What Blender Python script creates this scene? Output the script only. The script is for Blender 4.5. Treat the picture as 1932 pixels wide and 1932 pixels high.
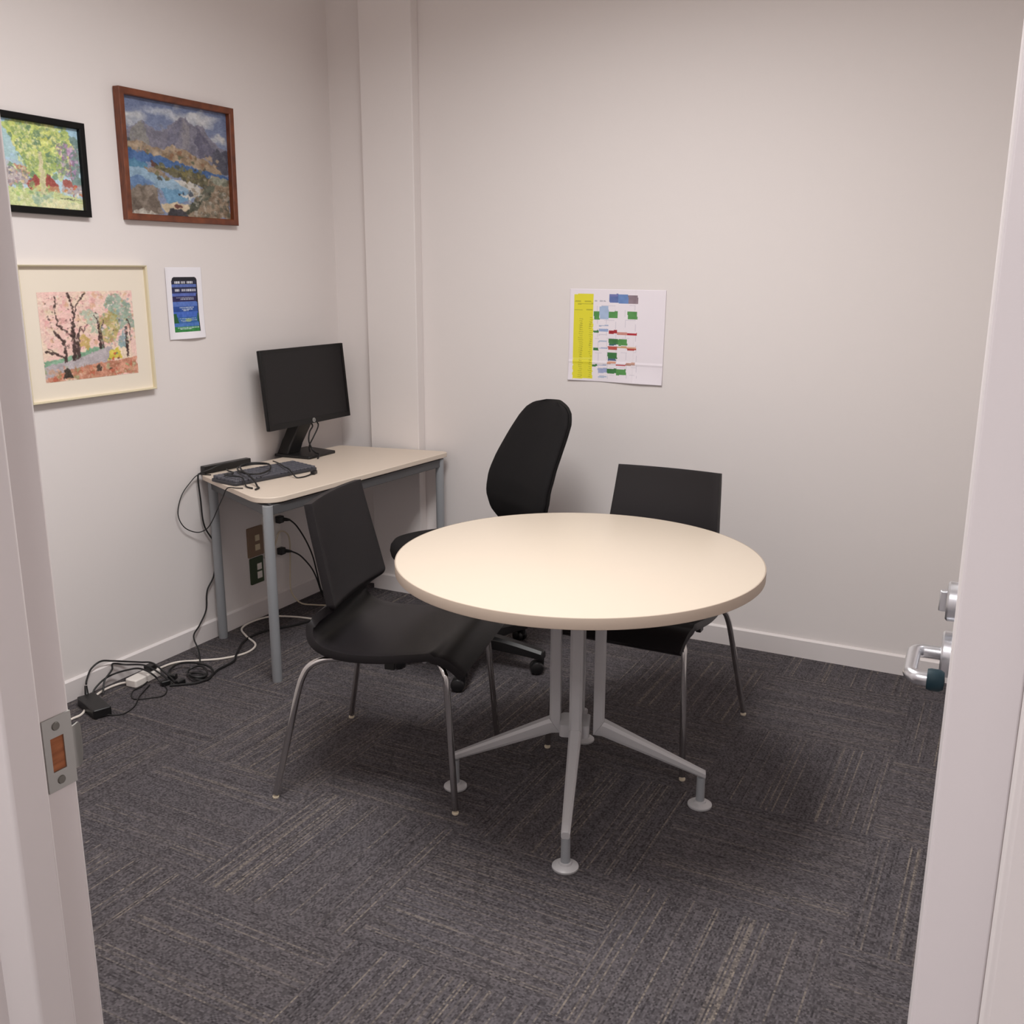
import bpy, bmesh, math, random
import numpy as np
from mathutils import Vector, Matrix

for o in list(bpy.data.objects):
    bpy.data.objects.remove(o)
S = bpy.context.scene
COL = S.collection
R_ = math.radians

# ------------------------------------------------------------------ camera
CAM_H = 1.484
cd = bpy.data.cameras.new('camera')
cam = bpy.data.objects.new('camera', cd)
COL.objects.link(cam)
right = Vector((0.88743838, 0.46091899, 0.00261111))
up = Vector((-0.11157134, 0.20931247, 0.97146288))
fwd = Vector((-0.44721915, 0.86240476, -0.23717727))
m = Matrix((right, up, -fwd)).transposed().to_4x4()
m.translation = Vector((0, 0, CAM_H))
cam.matrix_world = m
cd.sensor_width = 36.0
cd.lens = 36.0 * 1845.0 / 1932.0
cd.clip_start = 0.02
S.camera = cam

# ------------------------------------------------------------------ world, lamps, exposure
w = bpy.data.worlds.new('world')
S.world = w
w.use_nodes = True
w.node_tree.nodes['Background'].inputs[0].default_value = (1, 0.98, 0.96, 1)
w.node_tree.nodes['Background'].inputs[1].default_value = 0.3
S.view_settings.view_transform = 'Standard'
S.view_settings.look = 'None'
S.view_settings.exposure = 0.51
S.view_settings.gamma = 1.0
S.view_settings.use_curve_mapping = False
try:
    S.cycles.max_bounces = 12
    S.cycles.diffuse_bounces = 8
    S.cycles.glossy_bounces = 6
except Exception:
    pass

CEIL = 2.86


def area_lamp(name, loc, sx, sy, power, color, spread):
    ld = bpy.data.lights.new(name, 'AREA')
    ld.shape = 'RECTANGLE'
    ld.size = sx
    ld.size_y = sy
    ld.energy = power
    ld.color = color
    ld.spread = R_(spread)
    o = bpy.data.objects.new(name, ld)
    COL.objects.link(o)
    o.location = loc
    return o


LAMPS = [('ceiling_lamp', (-1.18, 1.82, CEIL - 0.03), 0.6, 1.2, 41.0, (1.0, 0.985, 0.972), 162),
         ('hall_lamp', (-0.45, -0.75, CEIL - 0.03), 0.6, 0.6, 21.0, (1.0, 0.985, 1.0), 168)]
for a in LAMPS:
    area_lamp(*a)


# ------------------------------------------------------------------ materials
def lin(c):
    return tuple(((v / 255.0) / 12.92 if v / 255.0 <= 0.04045 else ((v / 255.0 + 0.055) / 1.055) ** 2.4) for v in c)


def mat(name, rgb, rough=0.5, metal=0.0, bump=0.0, bscale=200.0, var=0.0, spec=0.5, coat=0.0):
    """plain principled material with a little procedural variation; rgb is sRGB 0-255"""
    M = bpy.data.materials.new(name)
    M.use_nodes = True
    nt = M.node_tree
    b = nt.nodes['Principled BSDF']
    c = lin(rgb)
    b.inputs['Base Color'].default_value = (*c, 1)
    b.inputs['Roughness'].default_value = rough
    b.inputs['Metallic'].default_value = metal
    b.inputs['Specular IOR Level'].default_value = spec
    b.inputs['Coat Weight'].default_value = coat
    tc = nt.nodes.new('ShaderNodeTexCoord')
    if var or bump:
        n = nt.nodes.new('ShaderNodeTexNoise')
        n.inputs['Scale'].default_value = bscale
        n.inputs['Detail'].default_value = 4
        nt.links.new(tc.outputs['Object'], n.inputs['Vector'])
        if var:
            mr = nt.nodes.new('ShaderNodeMapRange')
            mr.inputs['To Min'].default_value = 1 - var
            mr.inputs['To Max'].default_value = 1 + var
            nt.links.new(n.outputs['Fac'], mr.inputs['Value'])
            mx = nt.nodes.new('ShaderNodeVectorMath')
            mx.operation = 'SCALE'
            mx.inputs[0].default_value = c
            nt.links.new(mr.outputs['Result'], mx.inputs['Scale'])
            nt.links.new(mx.outputs['Vector'], b.inputs['Base Color'])
        if bump:
            bp = nt.nodes.new('ShaderNodeBump')
            bp.inputs['Strength'].default_value = bump
            bp.inputs['Distance'].default_value = 0.002
            nt.links.new(n.outputs['Fac'], bp.inputs['Height'])
            nt.links.new(bp.outputs['Normal'], b.inputs['Normal'])
    return M


def color_attr_mat(name, rough=0.6, coat=0.0):
    M = bpy.data.materials.new(name)
    M.use_nodes = True
    nt = M.node_tree
    b = nt.nodes['Principled BSDF']
    a = nt.nodes.new('ShaderNodeVertexColor')
    a.layer_name = 'Col'
    nt.links.new(a.outputs['Color'], b.inputs['Base Color'])
    b.inputs['Roughness'].default_value = rough
    b.inputs['Coat Weight'].default_value = coat
    return M


def wood_mat(name, c1, c2, rough=0.4):
    M = bpy.data.materials.new(name)
    M.use_nodes = True
    nt = M.node_tree
    b = nt.nodes['Principled BSDF']
    tc = nt.nodes.new('ShaderNodeTexCoord')
    mp = nt.nodes.new('ShaderNodeMapping')
    mp.inputs['Scale'].default_value = (12, 12, 90)
    n = nt.nodes.new('ShaderNodeTexNoise')
    n.inputs['Scale'].default_value = 2.0
    n.inputs['Detail'].default_value = 6
    cr = nt.nodes.new('ShaderNodeValToRGB')
    cr.color_ramp.elements[0].position = 0.3
    cr.color_ramp.elements[0].color = (*lin(c1), 1)
    cr.color_ramp.elements[1].position = 0.7
    cr.color_ramp.elements[1].color = (*lin(c2), 1)
    nt.links.new(tc.outputs['Object'], mp.inputs['Vector'])
    nt.links.new(mp.outputs['Vector'], n.inputs['Vector'])
    nt.links.new(n.outputs['Fac'], cr.inputs['Fac'])
    nt.links.new(cr.outputs['Color'], b.inputs['Base Color'])
    b.inputs['Roughness'].default_value = rough
    return M


def carpet_mat():
    """loop pile carpet tiles, 0.5 m, laid quarter-turn, with thin beige pin stripes"""
    M = bpy.data.materials.new('carpet')
    M.use_nodes = True
    nt = M.node_tree
    N, Lk = nt.nodes, nt.links
    b = N['Principled BSDF']
    b.inputs['Roughness'].default_value = 0.95
    b.inputs['Specular IOR Level'].default_value = 0.1
    g = N.new('ShaderNodeNewGeometry')
    sp = N.new('ShaderNodeSeparateXYZ')
    Lk.new(g.outputs['Position'], sp.inputs[0])

    def math_(op, a, bb=None, c=None):
        n = N.new('ShaderNodeMath')
        n.operation = op
        for i, v in enumerate((a, bb, c)):
            if v is None:
                continue
            if hasattr(v, 'links'):
                Lk.new(v, n.inputs[i])
            else:
                n.inputs[i].default_value = v
        return n.outputs[0]
    tx = math_('FLOOR', math_('DIVIDE', math_('ADD', sp.outputs[0], 0.222), 0.5))
    ty = math_('FLOOR', math_('DIVIDE', math_('ADD', sp.outputs[1], -2.06), 0.5))
    par = math_('FLOORED_MODULO', math_('ADD', tx, ty), 2.0)

    def mix(f, a, bb):
        n = N.new('ShaderNodeMix')
        n.data_type = 'FLOAT'
        Lk.new(f, n.inputs[0])
        Lk.new(a, n.inputs[2])
        Lk.new(bb, n.inputs[3])
        return n.outputs[0]
    u = mix(par, sp.outputs[0], sp.outputs[1])     # across the rows
    v = mix(par, sp.outputs[1], sp.outputs[0])     # along the rows
    ROW = 0.0042
    row = math_('FLOOR', math_('DIVIDE', u, ROW))
    seg = math_('FLOOR', math_('DIVIDE', v, 0.0055))
    tid = math_('ADD', math_('MULTIPLY', tx, 17.0), math_('MULTIPLY', ty, 31.0))

    def white(x, y, z=None):
        n = N.new('ShaderNodeTexWhiteNoise')
        n.noise_dimensions = '3D'
        c = N.new('ShaderNodeCombineXYZ')
        for i, q in enumerate((x, y, z)):
            if q is not None:
                if hasattr(q, 'links'):
                    Lk.new(q, c.inputs[i])
                else:
                    c.inputs[i].default_value = q
        Lk.new(c.outputs[0], n.inputs['Vector'])
        return n.outputs['Value']
    wrow = white(row, tid, 3.0)
    wlong = white(row, math_('FLOOR', math_('DIVIDE', v, 0.17)), 9.0)
    loop = white(row, seg, tid)
    # large scale mottling
    def noise(scale, det=3):
        n = N.new('ShaderNodeTexNoise')
        n.inputs['Scale'].default_value = scale
        n.inputs['Detail'].default_value = det
        Lk.new(g.outputs['Position'], n.inputs['Vector'])
        return n.outputs['Fac']
    mot = noise(5.0)
    mot2 = noise(24.0)
    # beige rows: about one row in six, strength varies along the row
    st = math_('GREATER_THAN', wrow, 0.84)
    amt = math_('MULTIPLY', st, math_('MULTIPLY_ADD', wlong, 0.45, 0.12))
    amt = math_('MULTIPLY', amt, math_('MULTIPLY_ADD', loop, 0.9, 0.2))
    amt = math_('MULTIPLY', amt, math_('MULTIPLY_ADD', par, -0.35, 1.0))
    dk = math_('MULTIPLY', math_('LESS_THAN', wrow, 0.16), 0.18)
    val = math_('MULTIPLY_ADD', loop, 0.8, 0.6)
    val = math_('SUBTRACT', val, dk)
    val = math_('MULTIPLY', val, math_('MULTIPLY_ADD', mot2, 0.4, 0.8))
    base = N.new('ShaderNodeMix')
    base.data_type = 'RGBA'
    base.inputs['A'].default_value = (*lin((75, 72, 76)), 1)
    base.inputs['B'].default_value = (*lin((81, 76, 77)), 1)
    Lk.new(mot, base.inputs['Factor'])
    sc = N.new('ShaderNodeVectorMath')
    sc.operation = 'SCALE'
    Lk.new(base.outputs['Result'], sc.inputs[0])
    Lk.new(val, sc.inputs['Scale'])
    fin = N.new('ShaderNodeMix')
    fin.data_type = 'RGBA'
    Lk.new(amt, fin.inputs['Factor'])
    Lk.new(sc.outputs['Vector'], fin.inputs['A'])
    fin.inputs['B'].default_value = (*lin((140, 129, 116)), 1)
    Lk.new(fin.outputs['Result'], b.inputs['Base Color'])
    bp = N.new('ShaderNodeBump')
    bp.inputs['Strength'].default_value = 0.35
    bp.inputs['Distance'].default_value = 0.002
    Lk.new(loop, bp.inputs['Height'])
    Lk.new(bp.outputs['Normal'], b.inputs['Normal'])
    return M


M = dict(
    wall=mat('wall_paint', (225, 219, 217), 0.75, bump=0.06, bscale=90, spec=0.3),
    ceil=mat('ceiling_paint', (238, 235, 232), 0.9),
    trim=mat('trim_paint', (220, 214, 213), 0.45, bump=0.02, bscale=40),
    leaf=mat('door_paint', (220, 214, 215), 0.4, bump=0.02, bscale=40),
    carpet=carpet_mat(),
    top=mat('cream_laminate', (196, 183, 167), 0.42, var=0.01, bscale=60),
    band=mat('cream_edging', (180, 164, 149), 0.5),
    desktop=mat('desk_laminate', (214, 200, 185), 0.45, var=0.01, bscale=60),
    grey=mat('grey_powder_coat', (182, 181, 183), 0.4, var=0.02, bscale=300, metal=0.1),
    desk_leg=mat('blue_grey_paint', (152, 155, 159), 0.4, metal=0.1),
    rail=mat('dark_grey_steel', (88, 88, 90), 0.5, metal=0.2),
    shell=mat('black_plastic_shell', (28, 25, 27), 0.40, bump=0.06, bscale=900, spec=0.3),
    chrome=mat('chrome', (205, 203, 202), 0.12, 1.0),
    cap=mat('cream_plastic', (226, 214, 190), 0.4),
    black=mat('black_plastic', (20, 19, 20), 0.4),
    fabric=mat('black_fabric', (22, 20, 21), 0.9, bump=0.35, bscale=1400, var=0.15, spec=0.25),
    screen=mat('dark_screen', (22, 20, 22), 0.4, spec=0.35),
    bezel=mat('monitor_bezel', (11, 10, 11), 0.35, spec=0.35),
    logo=mat('grey_logo', (165, 163, 160), 0.35),
    keys=mat('dark_keys', (84, 84, 92), 0.5),
    kbase=mat('keyboard_base', (52, 52, 57), 0.5),
    cable=mat('black_cable', (20, 19, 20), 0.5),
    wcable=mat('white_cable', (225, 217, 208), 0.5),
    bcable=mat('beige_cable', (205, 192, 170), 0.5),
    wplas=mat('white_plastic', (228, 222, 216), 0.4),
    brown=mat('brown_plate', (128, 104, 84), 0.55),
    green=mat('green_plate', (52, 66, 42), 0.5),
    beige=mat('beige_plastic', (205, 190, 160), 0.5),
    wood=wood_mat('reddish_wood', (84, 40, 22), (122, 64, 36)),
    bframe=mat('black_frame_paint', (5, 5, 6), 0.4, spec=0.25),
    cframe=mat('cream_gold_frame', (222, 212, 184), 0.3, metal=0.3),
    matb=mat('cream_mat_board', (232, 222, 206), 0.8),
    back=mat('backing_board', (120, 100, 80), 0.8),
    steel=mat('satin_steel', (176, 176, 172), 0.38, 0.85),
    silver=mat('satin_silver', (205, 206, 210), 0.28, 0.95),
    screw=mat('screw_steel', (120, 118, 112), 0.4, 0.8),
    rawwood=wood_mat('bare_wood', (120, 66, 34), (176, 108, 66), 0.7),
    teal=mat('teal_rubber', (10, 38, 47), 0.6, spec=0.3),
    paint=color_attr_mat('oil_paint', 0.5, 0.1),
    print_=color_attr_mat('printed_paper', 0.55),
    lamp=mat('lamp_frame', (235, 235, 235), 0.5),
)


# ------------------------------------------------------------------ geometry helpers
def finish(bm, name, material, parent=None, angle=35, bevel=0.0, seg=2, loc=None, rot=None):
    bmesh.ops.remove_doubles(bm, verts=bm.verts, dist=1e-6)
    bmesh.ops.recalc_face_normals(bm, faces=bm.faces)
    me = bpy.data.meshes.new(name)
    bm.to_mesh(me)
    bm.free()
    for p in me.polygons:
        p.use_smooth = True
    me.set_sharp_from_angle(angle=R_(angle))
    if isinstance(material, (list, tuple)):
        for q in material:
            me.materials.append(q)
    else:
        me.materials.append(material)
    o = bpy.data.objects.new(name, me)
    COL.objects.link(o)
    if loc is not None:
        o.location = loc
    if rot is not None:
        o.rotation_euler = rot
    if parent is not None:
        o.parent = parent
    if bevel:
        mod = o.modifiers.new('bevel', 'BEVEL')
        mod.width = bevel
        mod.segments = seg
        mod.limit_method = 'ANGLE'
        mod.angle_limit = R_(50)
    return o


def tag(o, label=None, cat=None, group=None, kind=None):
    if label:
        o['label'] = label
    if cat:
        o['category'] = cat
    if group:
        o['group'] = group
    if kind:
        o['kind'] = kind
    return o


def thing(name, label, cat, loc=(0, 0, 0), rz=0.0, group=None):
    o = bpy.data.objects.new(name, None)
    COL.objects.link(o)
    o.empty_display_size = 0.05
    o.location = loc
    o.rotation_euler = (0, 0, rz)
    return tag(o, label, cat, group)


def box(bm, lo, hi, mtx=None):
    x0, y0, z0 = lo
    x1, y1, z1 = hi
    vs = [bm.verts.new(p) for p in ((x0, y0, z0), (x1, y0, z0), (x1, y1, z0), (x0, y1, z0),
                                    (x0, y0, z1), (x1, y0, z1), (x1, y1, z1), (x0, y1, z1))]
    if mtx is not None:
        for v in vs:
            v.co = mtx @ v.co
    for f in ((0, 3, 2, 1), (4, 5, 6, 7), (0, 1, 5, 4), (1, 2, 6, 5), (2, 3, 7, 6), (3, 0, 4, 7)):
        bm.faces.new([vs[i] for i in f])
    return vs


def B(lo, hi):
    bm = bmesh.new()
    box(bm, lo, hi)
    return bm


def prism(bm, pts, z0, z1, mtx=None):
    a = [bm.verts.new((p[0], p[1], z0)) for p in pts]
    b = [bm.verts.new((p[0], p[1], z1)) for p in pts]
    n = len(pts)
    bm.faces.new(a[::-1])
    bm.faces.new(b)
    for i in range(n):
        bm.faces.new((a[i], a[(i + 1) % n], b[(i + 1) % n], b[i]))
    if mtx is not None:
        for v in a + b:
            v.co = mtx @ v.co


def spline(pts, n=8, closed=False):
    P = [Vector(p) for p in pts]
    out = []
    k = len(P)
    rng = range(k if closed else k - 1)
    for i in rng:
        if closed:
            p0, p1, p2, p3 = P[(i - 1) % k], P[i], P[(i + 1) % k], P[(i + 2) % k]
        else:
            p0, p1, p2, p3 = P[max(i - 1, 0)], P[i], P[i + 1], P[min(i + 2, k - 1)]
        for j in range(n):
            t = j / n
            out.append(0.5 * ((2 * p1) + (-p0 + p2) * t + (2 * p0 - 5 * p1 + 4 * p2 - p3) * t * t
                              + (-p0 + 3 * p1 - 3 * p2 + p3) * t ** 3))
    if not closed:
        out.append(P[-1])
    return out


def tube(bm, pts, r, n=10, closed=False):
    P = [Vector(p) for p in pts]
    rs = r if isinstance(r, (list, tuple)) else [r] * len(P)
    k = len(P)
    rings = []
    t0 = (P[1] - P[0]).normalized()
    ref = Vector((0, 0, 1)) if abs(t0.z) < 0.9 else Vector((1, 0, 0))
    nrm = (ref - t0 * ref.dot(t0)).normalized()
    for i in range(k):
        if closed:
            t = (P[(i + 1) % k] - P[(i - 1) % k])
        else:
            t = P[min(i + 1, k - 1)] - P[max(i - 1, 0)]
        if t.length < 1e-9:
            t = t0
        t = t.normalized()
        nrm = nrm - t * nrm.dot(t)
        if nrm.length < 1e-6:
            nrm = t.orthogonal()
        nrm.normalize()
        bn = t.cross(nrm)
        rings.append([bm.verts.new(P[i] + (nrm * math.cos(2 * math.pi * j / n) + bn * math.sin(2 * math.pi * j / n)) * rs[i])
                      for j in range(n)])
    for i in range(k if closed else k - 1):
        a, b = rings[i], rings[(i + 1) % k]
        for j in range(n):
            bm.faces.new((a[j], a[(j + 1) % n], b[(j + 1) % n], b[j]))
    if not closed:
        bm.faces.new(rings[0][::-1])
        bm.faces.new(rings[-1])


def T(pts, r, n=10, closed=False):
    bm = bmesh.new()
    tube(bm, pts, r, n, closed)
    return bm


def lathe(bm, prof, n=32, mtx=None):
    """prof: (radius, z) from bottom to top, turned about z"""
    rings = []
    new = []
    for r, z in prof:
        if r < 1e-6:
            v = [bm.verts.new((0, 0, z))]
        else:
            v = [bm.verts.new((r * math.cos(2 * math.pi * j / n), r * math.sin(2 * math.pi * j / n), z)) for j in range(n)]
        rings.append(v)
        new += v
    for a, b in zip(rings[:-1], rings[1:]):
        for j in range(n):
            if len(a) == 1 and len(b) == 1:
                continue
            if len(a) == 1:
                bm.faces.new((a[0], b[(j + 1) % n], b[j]))
            elif len(b) == 1:
                bm.faces.new((a[j], a[(j + 1) % n], b[0]))
            else:
                bm.faces.new((a[j], a[(j + 1) % n], b[(j + 1) % n], b[j]))
    if len(rings[0]) > 1:
        bm.faces.new(rings[0][::-1])
    if len(rings[-1]) > 1:
        bm.faces.new(rings[-1])
    if mtx is not None:
        for v in new:
            v.co = mtx @ v.co


def Lathe(prof, n=32, mtx=None):
    bm = bmesh.new()
    lathe(bm, prof, n, mtx)
    return bm


def rounded(pts, r, n=6):
    """polygon with each corner rounded by radius r (one value or one per corner)"""
    out = []
    k = len(pts)
    rr = r if isinstance(r, (list, tuple)) else [r] * k
    for i in range(k):
        p = Vector((*pts[i], 0))
        a = (Vector((*pts[i - 1], 0)) - p).normalized()
        b = (Vector((*pts[(i + 1) % k], 0)) - p).normalized()
        ang = a.angle(b)
        d = rr[i] / math.tan(ang / 2)
        c = p + (a + b).normalized() * (rr[i] / math.sin(ang / 2))
        s, e = p + a * d - c, p + b * d - c
        tot = s.angle(e) if rr[i] > 1e-6 else 0
        sg = 1 if s.cross(e).z > 0 else -1
        for j in range(n + 1):
            q = Matrix.Rotation(sg * tot * j / n, 3, 'Z') @ s
            out.append((c.x + q.x, c.y + q.y))
    return out


def rect(w, h):
    return [(-w / 2, -h / 2), (w / 2, -h / 2), (w / 2, h / 2), (-w / 2, h / 2)]


def along(p0, p1):
    """matrix whose z axis runs from p0 to p1, origin p0"""
    d = (Vector(p1) - Vector(p0))
    q = d.to_track_quat('Z', 'Y')
    return Matrix.Translation(p0) @ q.to_matrix().to_4x4()


def copy_tree(o, parent=None):
    c = o.copy()
    COL.objects.link(c)
    if parent is not None:
        c.parent = parent
    for ch in list(o.children):
        copy_tree(ch, c)
    return c


def structure(name, bm, material, bevel=0.0, parent=None):
    o = finish(bm, name, material, parent, bevel=bevel)
    if parent is None:
        o['kind'] = 'structure'
    return o


# ------------------------------------------------------------------ the room
XL, XR, YB = -2.885, 0.45, 3.777        # left wall, right wall, back wall
YF0, YF1 = 0.475, 0.55                  # front wall, hall side and room side
HX0, HX1, HY = -1.6, 1.0, -1.7          # the hall outside the door
JL, JR = -0.743, 0.030                  # door reveal

structure('floor', B((XL - 0.1, HY - 0.1, -0.1), (HX1 + 0.1, YB + 0.1, 0.0)), M['carpet'])
structure('ceiling', B((XL - 0.1, HY - 0.1, CEIL), (HX1 + 0.1, YB + 0.1, CEIL + 0.1)), M['ceil'])
structure('wall_left', B((XL - 0.1, YF1, 0), (XL, YB + 0.1, CEIL)), M['wall'])
structure('wall_back', B((XL, YB, 0), (XR + 0.1, YB + 0.1, CEIL)), M['wall'])
structure('wall_right', B((XR, YF1, 0), (XR + 0.1, YB, CEIL)), M['wall'])
bm = bmesh.new()
box(bm, (XL - 0.1, YF0 + 0.006, 0), (JL - 0.045, YF1 - 0.006, CEIL))
box(bm, (JR + 0.045, YF0 + 0.006, 0), (HX1 + 0.1, YF1 - 0.006, CEIL))
box(bm, (JL - 0.045, YF0 + 0.006, 2.09), (JR + 0.045, YF1 - 0.006, CEIL))
structure('wall_front', bm, M['wall'])
structure('wall_hall_left', B((HX0 - 0.1, HY, 0), (HX0, YF0, CEIL)), M['wall'])
structure('wall_hall_right', B((HX1, HY, 0), (HX1 + 0.1, YF0, CEIL)), M['wall'])
structure('wall_hall_back', B((HX0 - 0.1, HY - 0.1, 0), (HX1 + 0.1, HY, CEIL)), M['wall'])
# boxed-in column in the far left corner
CX0, CX1, CY = -2.676, -2.41, 3.722
structure('wall_column', B((CX0, CY, 0), (CX1, YB, CEIL)), M['wall'], bevel=0.004)

# skirting boards, 95 mm with a rounded top edge
BH = 0.078


def board(p0, p1, inward):
    bm = bmesh.new()
    a, b = Vector((*p0, 0)), Vector((*p1, 0))
    n = Vector((*inward, 0)) * 0.012
    prof = [(0, 0), (1, 0), (1, BH - 0.006), (0.5, BH - 0.001), (0, BH)]
    va = [bm.verts.new(a + n * k + Vector((0, 0, z))) for k, z in prof]
    vb = [bm.verts.new(b + n * k + Vector((0, 0, z))) for k, z in prof]
    k = len(prof)
    bm.faces.new(va)
    bm.faces.new(vb[::-1])
    for i in range(k):
        bm.faces.new((va[i], va[(i + 1) % k], vb[(i + 1) % k], vb[i]))
    return bm


structure('baseboard_left', board((XL, YF1), (XL, YB), (1, 0)), M['trim'])
bm = board((XL + 0.012, YB), (CX0, YB), (0, -1))
for seg_ in (((CX0, CY), (CX1, CY), (0, -1)), ((CX1, CY - 0.012), (CX1, YB), (1, 0)), ((CX1 + 0.012, YB), (XR, YB), (0, -1))):
    b2 = board(*seg_)
    me_ = bpy.data.meshes.new('t')
    b2.to_mesh(me_)
    bm.from_mesh(me_)
    bpy.data.meshes.remove(me_)
    b2.free()
structure('baseboard_back', bm, M['trim'])
structure('baseboard_right', board((XR, YF1), (XR, YB), (-1, 0)), M['trim'])

# door frame: jamb with planted stop; profile seen from above, extruded to 2.05 m
STOP_L, STOP_R = -0.731, 0.018
YS = 0.512                              # room side of the stop


def jamb(xr, xs, sgn, name):
    pts = [(xr + sgn * 0.045, YF0), (xs, YF0), (xs, YS), (xr, YS), (xr, YF1), (xr + sgn * 0.045, YF1)]
    bm = bmesh.new()
    if sgn > 0:
        pts = pts[::-1]
    prism(bm, pts, 0, 2.09)
    return structure(name, bm, M['trim'], bevel=0.0035)


jl = jamb(JL, STOP_L, -1, 'trim_1')
jr = jamb(JR, STOP_R, 1, 'trim_2')
structure('trim_3', B((JL, YF0, 2.05), (JR, YF1, 2.09)), M['trim'])
# flat architrave on the hall side, right and left of the opening
structure('trim_4', B((JR + 0.034, YF0 - 0.012, 0), (JR + 0.10, YF0 + 0.006, 2.11)), M['trim'], bevel=0.003)
structure('trim_5', B((JL - 0.10, YF0 - 0.012, 0), (JL - 0.034, YF0 + 0.006, 2.11)), M['trim'], bevel=0.003)

# door leaf, hinged at the right jamb and standing open into the room
DA = R_(1.95)
HINGE = (-0.0163, 0.552)                # near corner of the outer face
door = thing('door_1', None, None, (HINGE[0], HINGE[1], 0), DA)
door['kind'] = 'structure'
DT, DW = 0.036, 0.76
finish(B((0, 0, 0.008), (DT, DW, 2.04)), 'leaf', M['leaf'], door, bevel=0.0015)
HY_ = 0.655                             # handle line, along the leaf
HZ = 1.045
rot_out = Matrix.Rotation(-math.pi / 2, 4, 'Y')     # z axis -> -x (out of the outer face)


def out_of_face(y, z):
    return Matrix.Translation((0, y, z)) @ rot_out


hr = finish(Lathe([(0.0, -0.001), (0.0275, -0.001), (0.0275, 0.008), (0.0255, 0.0105), (0.012, 0.0105)], 40, out_of_face(HY_, HZ)),
            'handle_rosette', M['silver'], door, bevel=0.0008)
lv = spline([(-0.009, HY_, HZ), (-0.026, HY_, HZ), (-0.0335, HY_ - 0.002, HZ), (-0.0385, HY_ - 0.009, HZ), (-0.0395, HY_ - 0.020, HZ),
             (-0.0395, HY_ - 0.068, HZ), (-0.0385, HY_ - 0.080, HZ), (-0.0335, HY_ - 0.087, HZ), (-0.026, HY_ - 0.089, HZ), (-0.018, HY_ - 0.089, HZ)], 6)
le = finish(T(lv, 0.0080, 20), 'lever_handle', M['silver'], door)
le['label'] = 'silver lever with a returned end'
ec = finish(Lathe([(0.0, -0.001), (0.0115, -0.001), (0.0125, 0.003), (0.0125, 0.012), (0.010, 0.0165), (0.0, 0.0175)], 24,
                  Matrix.Translation((-0.0200, HY_ - 0.089, HZ)) @ Matrix.Rotation(math.pi / 2, 4, 'Y')), 'end_cap', M['teal'], le)
ec['label'] = 'dark teal rubber end cap'
TZ = HZ + 0.066
finish(Lathe([(0.0, -0.001), (0.0235, -0.001), (0.0235, 0.008), (0.0215, 0.0105), (0.0, 0.0105)], 40, out_of_face(HY_, TZ)),
       'lock_rosette', M['silver'], door, bevel=0.0008)
finish(B((-0.0185, HY_ - 0.005, TZ - 0.0125), (-0.009, HY_ + 0.005, TZ + 0.0125)), 'thumb_turn', M['silver'], door, bevel=0.0015)
finish(B((0.006, DW - 0.001, HZ - 0.09), (DT - 0.006, DW + 0.0015, HZ + 0.09)), 'latch_plate', M['steel'], door)

# strike plate let into the left jamb (a plate with a rectangular hole and a curved lip)
SX, SZ = JL, 1.057
sp_ = bmesh.new()
y0, y1, z0, z1 = 0.519, 0.549, SZ - 0.0345, SZ + 0.0365
hy0, hy1, hz0, hz1 = 0.5255, 0.5395, SZ - 0.016, SZ + 0.017
for a, b, c, d in ((y0, y1, z0, hz0), (y0, y1, hz1, z1), (y0, hy0, hz0, hz1), (hy1, y1, hz0, hz1)):
    box(sp_, (SX - 0.002, a, c), (SX + 0.0018, b, d))
strike = finish(sp_, 'strike_plate', M['steel'], jl, bevel=0.0)
strike['label'] = 'satin steel strike plate with bare wood showing in its hole'
lip = bmesh.new()
NL = 8
ov = []
for i in range(NL + 1):
    t = i / NL
    yy = y1 - 0.002 + 0.018 * t
    xx = SX + 0.0018 - 0.009 * t * t
    hw = 0.021 if t < 0.55 else 0.021 - 0.007 * ((t - 0.55) / 0.45) ** 2
    ov.append((xx, yy, hw))
va = [[lip.verts.new((x - s, y, SZ - 0.001 + hw)) for x, y, hw in ov] for s in (0, 0.0018)]
vb = [[lip.verts.new((x - s, y, SZ - 0.001 - hw)) for x, y, hw in ov] for s in (0, 0.0018)]
for i in range(NL):
    lip.faces.new((va[0][i], vb[0][i], vb[0][i + 1], va[0][i + 1]))
    lip.faces.new((va[1][i], va[1][i + 1], vb[1][i + 1], vb[1][i]))
    lip.faces.new((va[0][i], va[0][i + 1], va[1][i + 1], va[1][i]))
    lip.faces.new((vb[0][i], vb[1][i], vb[1][i + 1], vb[0][i + 1]))
lip.faces.new((va[0][0], va[1][0], vb[1][0], vb[0][0]))
lip.faces.new((va[0][NL], vb[0][NL], vb[1][NL], va[1][NL]))
finish(lip, 'lip', M['steel'], strike)
finish(B((SX - 0.0012, hy0 - 0.0005, hz0 - 0.0005), (SX + 0.0004, hy1 + 0.0005, hz1 + 0.0005)), 'latch_hole', M['rawwood'], strike)['label'] = 'bare brown wood in the hole'
for zz in (SZ - 0.0255, SZ + 0.0275):
    finish(Lathe([(0.0, 0), (0.0042, 0), (0.0036, 0.0012), (0.0, 0.0014)], 20,
                 Matrix.Translation((SX + 0.0017, 0.5325, zz)) @ Matrix.Rotation(math.pi / 2, 4, 'Y')), 'screw', M['screw'], strike)

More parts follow.
